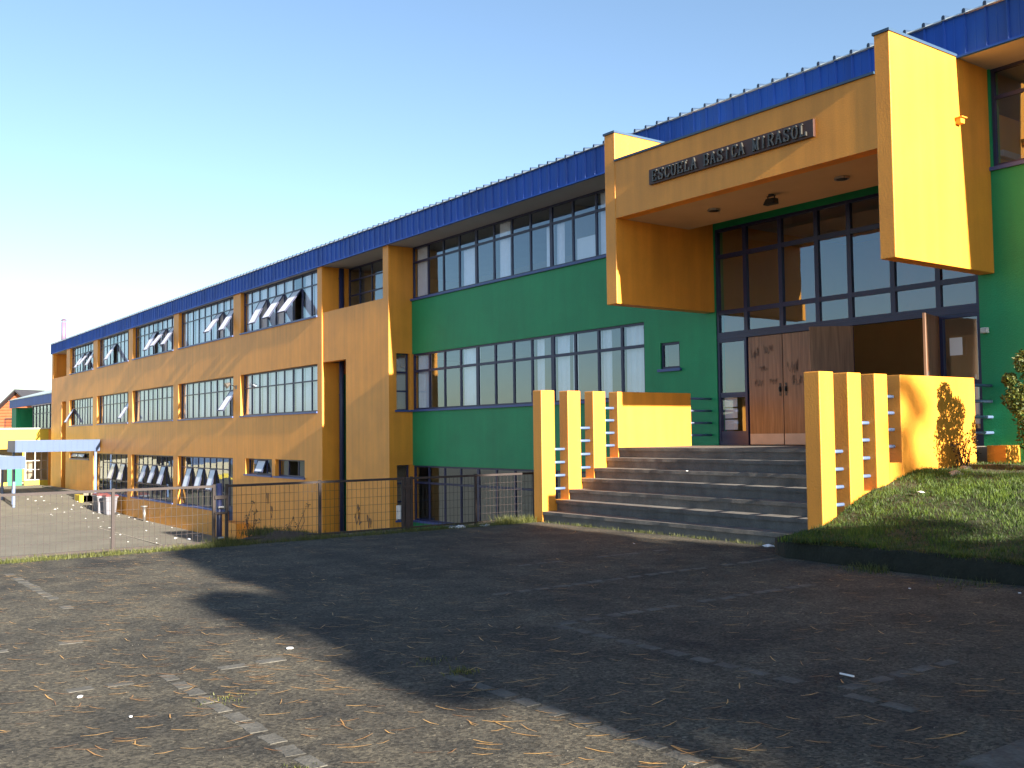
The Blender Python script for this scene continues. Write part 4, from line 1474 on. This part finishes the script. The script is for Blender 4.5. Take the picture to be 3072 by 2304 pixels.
# ================================================================== YARD OBJECTS
def bin_(x, y, label, rz):
    t_ = thing('wheelie_bin', label, 'bin', (x, y, -3.66), 'grey bins with red lids against the wall')
    bm = bmesh.new()
    vs = bb(bm, -.27, .27, -.29, .29, .06, 1.0)
    for v in vs:
        if v.co.z < .5:
            v.co.x *= .8; v.co.y *= .8
    bmesh.ops.bevel(bm, geom=list(bm.edges), offset=.03, segments=2, affect='EDGES')
    bb(bm, -.30, .30, -.32, .32, .93, .985)
    o = bpy.data.objects.new('tub', mesh_from(bm, 'tub', M['bin'])); COL.objects.link(o); o.parent = t_
    bm = bmesh.new()
    vs = bb(bm, -.31, .31, -.33, .33, 1.0, 1.07)
    for v in vs:
        if v.co.z > 1.03:
            v.co.x *= .86; v.co.y *= .86
    bb(bm, -.25, .25, .31, .36, .97, 1.02)
    o = bpy.data.objects.new('lid', mesh_from(bm, 'lid', M['lid'])); COL.objects.link(o); o.parent = t_
    for sx in (-1, 1):
        bm = bmesh.new()
        cyl(bm, (sx * .2, .25, .1), (sx * .26, .25, .1), .1, n=14)
        o = bpy.data.objects.new('wheel', mesh_from(bm, 'wheel', M['black'])); COL.objects.link(o); o.parent = t_
    t_.rotation_euler = (0, 0, rz)


bin_(-45.05, -0.62, 'grey wheeled bin with red lid, rightmost of the three', .1)
bin_(-46.1, -0.70, 'grey wheeled bin with red lid, middle one of the three', -.15)
bin_(-47.0, -0.62, 'grey wheeled bin with red lid, leftmost of the three', .2)
b = thing('standpipe', 'short grey standpipe post with a flat top beside the orange wall', 'post', (-40.6, -.18, -3.68))
bm = bmesh.new(); cyl(bm, (-40.6, -.18, -3.8), (-40.6, -.18, -3.0), .07, n=12)
obj('pole', bm, M['metal'], b, smooth=True)
bm = bmesh.new(); cyl(bm, (-40.6, -.18, -3.0), (-40.6, -.18, -2.94), .17, n=14)
obj('cap', bm, M['metal'], b)
b = thing('yellow_block', 'small yellow block on the yard left of the bins', 'block', (-51.5, -.35, -3.3))
box('body', (-52.2, -50.9, -.75, -.02, -3.5, -2.86), M['yellow'], b, .03)
struct(box('yard_step', (-62, -50.9, -0.55, -0.003, -3.6, -2.75), M['yard']))
rail_ = struct(box('yard_kerb', (-72, -58, -9, -3.4, -3.2, -2.62), M['yard']))


def canopy(x0, x1, y0, y1, zt, h, label, posts, zground):
    t_ = thing('walkway_canopy', label, 'canopy', ((x0 + x1) / 2, (y0 + y1) / 2, zground), 'light blue walkway canopies')
    boxes('roof', [(x0, x1, y0, y1, zt - .12, zt)], M['zinc'], t_)
    boxes('fascia', [(x1, x1 + .03, y0, y1, zt - h, zt + .03), (x0, x1, y0 - .03, y0, zt - h, zt + .03), (x0 - .03, x0, y0, y1, zt - h, zt + .03)], M['lightblue'], t_)
    bm = bmesh.new()
    y = y0 + .02
    while y < y1:
        bb(bm, x1 + .03, x1 + .045, y, y + .03, zt - h + .01, zt + .02)
        y += .3
    obj('seam', bm, M['lightblue'], t_)
    for px_, py_ in posts:
        bm = bmesh.new(); bb(bm, px_ - .06, px_ + .06, py_ - .06, py_ + .06, zground, zt - .12)
        obj('post', bm, M['bar'], t_)


canopy(-51.8, -49.5, -4.25, -0.05, 0.20, .60, 'light blue metal canopy over the walkway, touching the orange wall', [(-49.6, -.25), (-51.6, -4.0)], -3.5)
canopy(-54.0, -48.0, -8.5, -4.05, -.60, .64, 'lower light blue metal canopy at the left edge of the yard', [(-50.2, -4.20), (-53.7, -4.2), (-50.2, -8.3)], -3.6)

# ---- far annex wing
an = thing('annex_building', 'lower wing with blue roof edge, green upper wall and sunlit yellow wall', 'building', (-74, 1.0, -3.1))
boxes('green_wall', [(-88, -85.9, 2.0, 2.25, 1.1, 3.0), (-85.9, -85.7, 2.25, 4.0, 1.1, 3.0), (-88, -64.8, 4.0, 4.2, -3, 1.3)], M['green'], an)
boxes('upper_wall', [(-85.7, -64, 4.0, 4.2, 1.1, 3.0)], M['navy'], an)
boxes('fascia', [(-88.2, -62.3, 1.85, 1.95, 3.0, 3.72)], M['blue'], an)
bm = bmesh.new()
vs = [bm.verts.new(p) for p in ((-88.4, 1.8, 3.72), (-62.3, 1.8, 3.72), (-62.3, 12, 6.75), (-88.4, 12, 6.75), (-88.4, 1.8, 3.66), (-62.3, 1.8, 3.66), (-62.3, 12, 6.65), (-88.4, 12, 6.65))]
for f in ((0, 1, 2, 3), (4, 5, 1, 0), (5, 6, 2, 1), (7, 4, 0, 3), (7, 6, 5, 4)):
    bm.faces.new([vs[i] for i in f])
obj('roof', bm, M['zinc'], an)
for k in range(6):
    x0 = -81 + k * 2.6
    bm = bmesh.new()
    for a in (x0, x0 + 1.25, x0 + 2.5):
        bb(bm, a - .05, a + .05, 2.4, 2.5, 1.1, 3.0)
    for z_ in (1.1, 2.3, 2.9):
        bb(bm, x0 + .05, x0 + 2.45, 2.42, 2.48, z_, z_ + .07)
    wn = obj('window', bm, M['navy'], an)
    for a in (x0, x0 + 1.25):
        for z0, z1 in ((1.17, 2.3), (2.37, 2.9)):
            p_ = ubox('pane', (a + .06, a + 1.19, 2.445, 2.455, z0, z1), M['glass'], wn)
boxes('yellow_wall', [(-66.25, -66.0, -14, .62, -.36, .98), (-66.25, -66.0, -.86, .62, -3.2, -2.52), (-66.25, -66.0, -.98, -.84, -2.52, -.36), (-66.25, -66.0, -14, -1.9, -3.2, -2.6)], M['yellow'], an)
boxes('shaded_wall', [(-66.25, -66.0, .625, 3.5, -3.2, .98)], M['orange'], an)  # shade on this end of the wall put in as orange paint
boxes('flat_roof', [(-70, -65.95, -14, 3.5, .985, 1.05)], M['zinc'], an)
boxes('inner_wall', [(-69, -68.8, -14, 3.5, -3.2, .98)], M['interior'], an)
bm = bmesh.new()
for y in (-.82, -.2, .2, .6):
    bb(bm, -66.1, -66.02, y - .03, y + .03, -2.52, -.36)
for z_ in (-2.5, -1.8, -1.2, -.5):
    bb(bm, -66.09, -66.03, -.79, .57, z_, z_ + .05)
wn = obj('window', bm, M['metal'], an)
for a, b in ((-.79, -.23), (-.17, .17), (.23, .57)):
    for z0, z1 in ((-2.45, -1.8), (-1.75, -1.2), (-1.15, -.5)):
        ubox('pane', (-66.07, -66.06, a, b, z0, z1), M['glass'], wn)
boxes('green_wall', [(-66.2, -66.05, -1.9, -1.0, -3.2, -.9)], M['green'], an)

# ---- orange house far left
hs = thing('orange_house', 'orange boarded house with dark gable roof at the far left', 'house', (-112, 9.8, -3.0))
ang = math.radians(-60)


def hp(u, v, z_):
    c0, s0 = math.cos(ang), math.sin(ang)
    return (-112 + u * c0 - v * s0, 9.8 + u * s0 + v * c0, z_)


bm = bmesh.new()
def quad(pts_, m_bm):
    m_bm.faces.new([m_bm.verts.new(p) for p in pts_])
# gable wall faces +u after rotation; ridge runs along v
quad([hp(4, -4, -3), hp(4, 4, -3), hp(4, 4, 2.8), hp(4, -4, 2.8)], bm)
bm.faces.new([bm.verts.new(p) for p in (hp(4, -4, 2.8), hp(4, 4, 2.8), hp(4, 0, 5.4))])
quad([hp(-6, -4, -3), hp(4, -4, -3), hp(4, -4, 2.8), hp(-6, -4, 2.8)], bm)
quad([hp(-6, 4, -3), hp(4, 4, -3), hp(4, 4, 2.8), hp(-6, 4, 2.8)], bm)
obj('wall', bm, M['brickorange'], hs)
bm = bmesh.new()
for k in range(24):
    z_ = -2.8 + k * .33
    hw = 4 if z_ < 2.8 else 4 * (5.4 - z_) / 2.6
    if hw > .2:
        quad([hp(4.03, -hw, z_), hp(4.03, hw, z_), hp(4.06, hw, z_ + .05), hp(4.06, -hw, z_ + .05)], bm)
stuff(obj('boarding', bm, M['brickorange'], hs))
bm = bmesh.new()
for sg in (-1, 1):
    v8 = [bm.verts.new(p) for p in (hp(4.5, 0, 5.7), hp(4.5, sg * 4.6, 2.6), hp(-6.4, sg * 4.6, 2.6), hp(-6.4, 0, 5.7),
                                    hp(4.5, 0, 5.5), hp(4.5, sg * 4.6, 2.4), hp(-6.4, sg * 4.6, 2.4), hp(-6.4, 0, 5.5))]
    for f in ((0, 1, 2, 3), (7, 6, 5, 4), (0, 4, 5, 1), (1, 5, 6, 2), (2, 6, 7, 3)):
        bm.faces.new([v8[i] for i in f])
obj('roof', bm, M['darkroof'], hs)
bm = bmesh.new()
quad([hp(4.08, -1.8, 1.2), hp(4.08, -.6, 1.2), hp(4.08, -.6, 2.5), hp(4.08, -1.8, 2.5)], bm)
wn = obj('window', bm, M['glass'], hs)
bm = bmesh.new()
for a, b, c0, d0 in ((-1.9, -1.8, 1.1, 2.6), (-.6, -.5, 1.1, 2.6), (-1.8, -.6, 1.1, 1.2), (-1.8, -.6, 2.5, 2.6)):
    quad([hp(4.1, a, c0), hp(4.1, b, c0), hp(4.1, b, d0), hp(4.1, a, d0)], bm)
obj('frame', bm, M['darkroof'], wn)
# pole on its roof
# ---- what stands across the street (seen only mirrored in the panes)
for k, (x, y, sx, h) in enumerate(((-95, -48, 11, 3.2), (-70, -52, 10, 3.4), (-47, -50, 12, 3.0), (-24, -46, 10, 3.3))):
    t_ = thing('street_house', ('grey' if k % 2 == 0 else 'orange') + ' low house with dark gable roof across the street, ' + ('farthest off', 'second farthest off', 'second nearest', 'nearest')[k] + ' of four', 'house', (x, y, -4), 'houses across the street')
    boxes('wall', [(x - sx / 2, x + sx / 2, y - 4, y + 4, -4.1, -4 + h)], M['brickorange'] if k % 2 else M['interior'], t_)
    bm = bmesh.new()
    a = [bm.verts.new(p) for p in ((x - sx / 2 - .4, y - 4.4, -4 + h), (x + sx / 2 + .4, y - 4.4, -4 + h), (x + sx / 2 + .4, y + 4.4, -4 + h), (x - sx / 2 - .4, y + 4.4, -4 + h), (x - sx / 2 - .4, y, -1.6 + h), (x + sx / 2 + .4, y, -1.6 + h))]
    for f in ((0, 1, 5, 4), (2, 3, 4, 5), (0, 4, 3), (1, 2, 5), (3, 2, 1, 0)):
        bm.faces.new([a[i] for i in f])
    obj('roof', bm, M['darkroof'], t_)
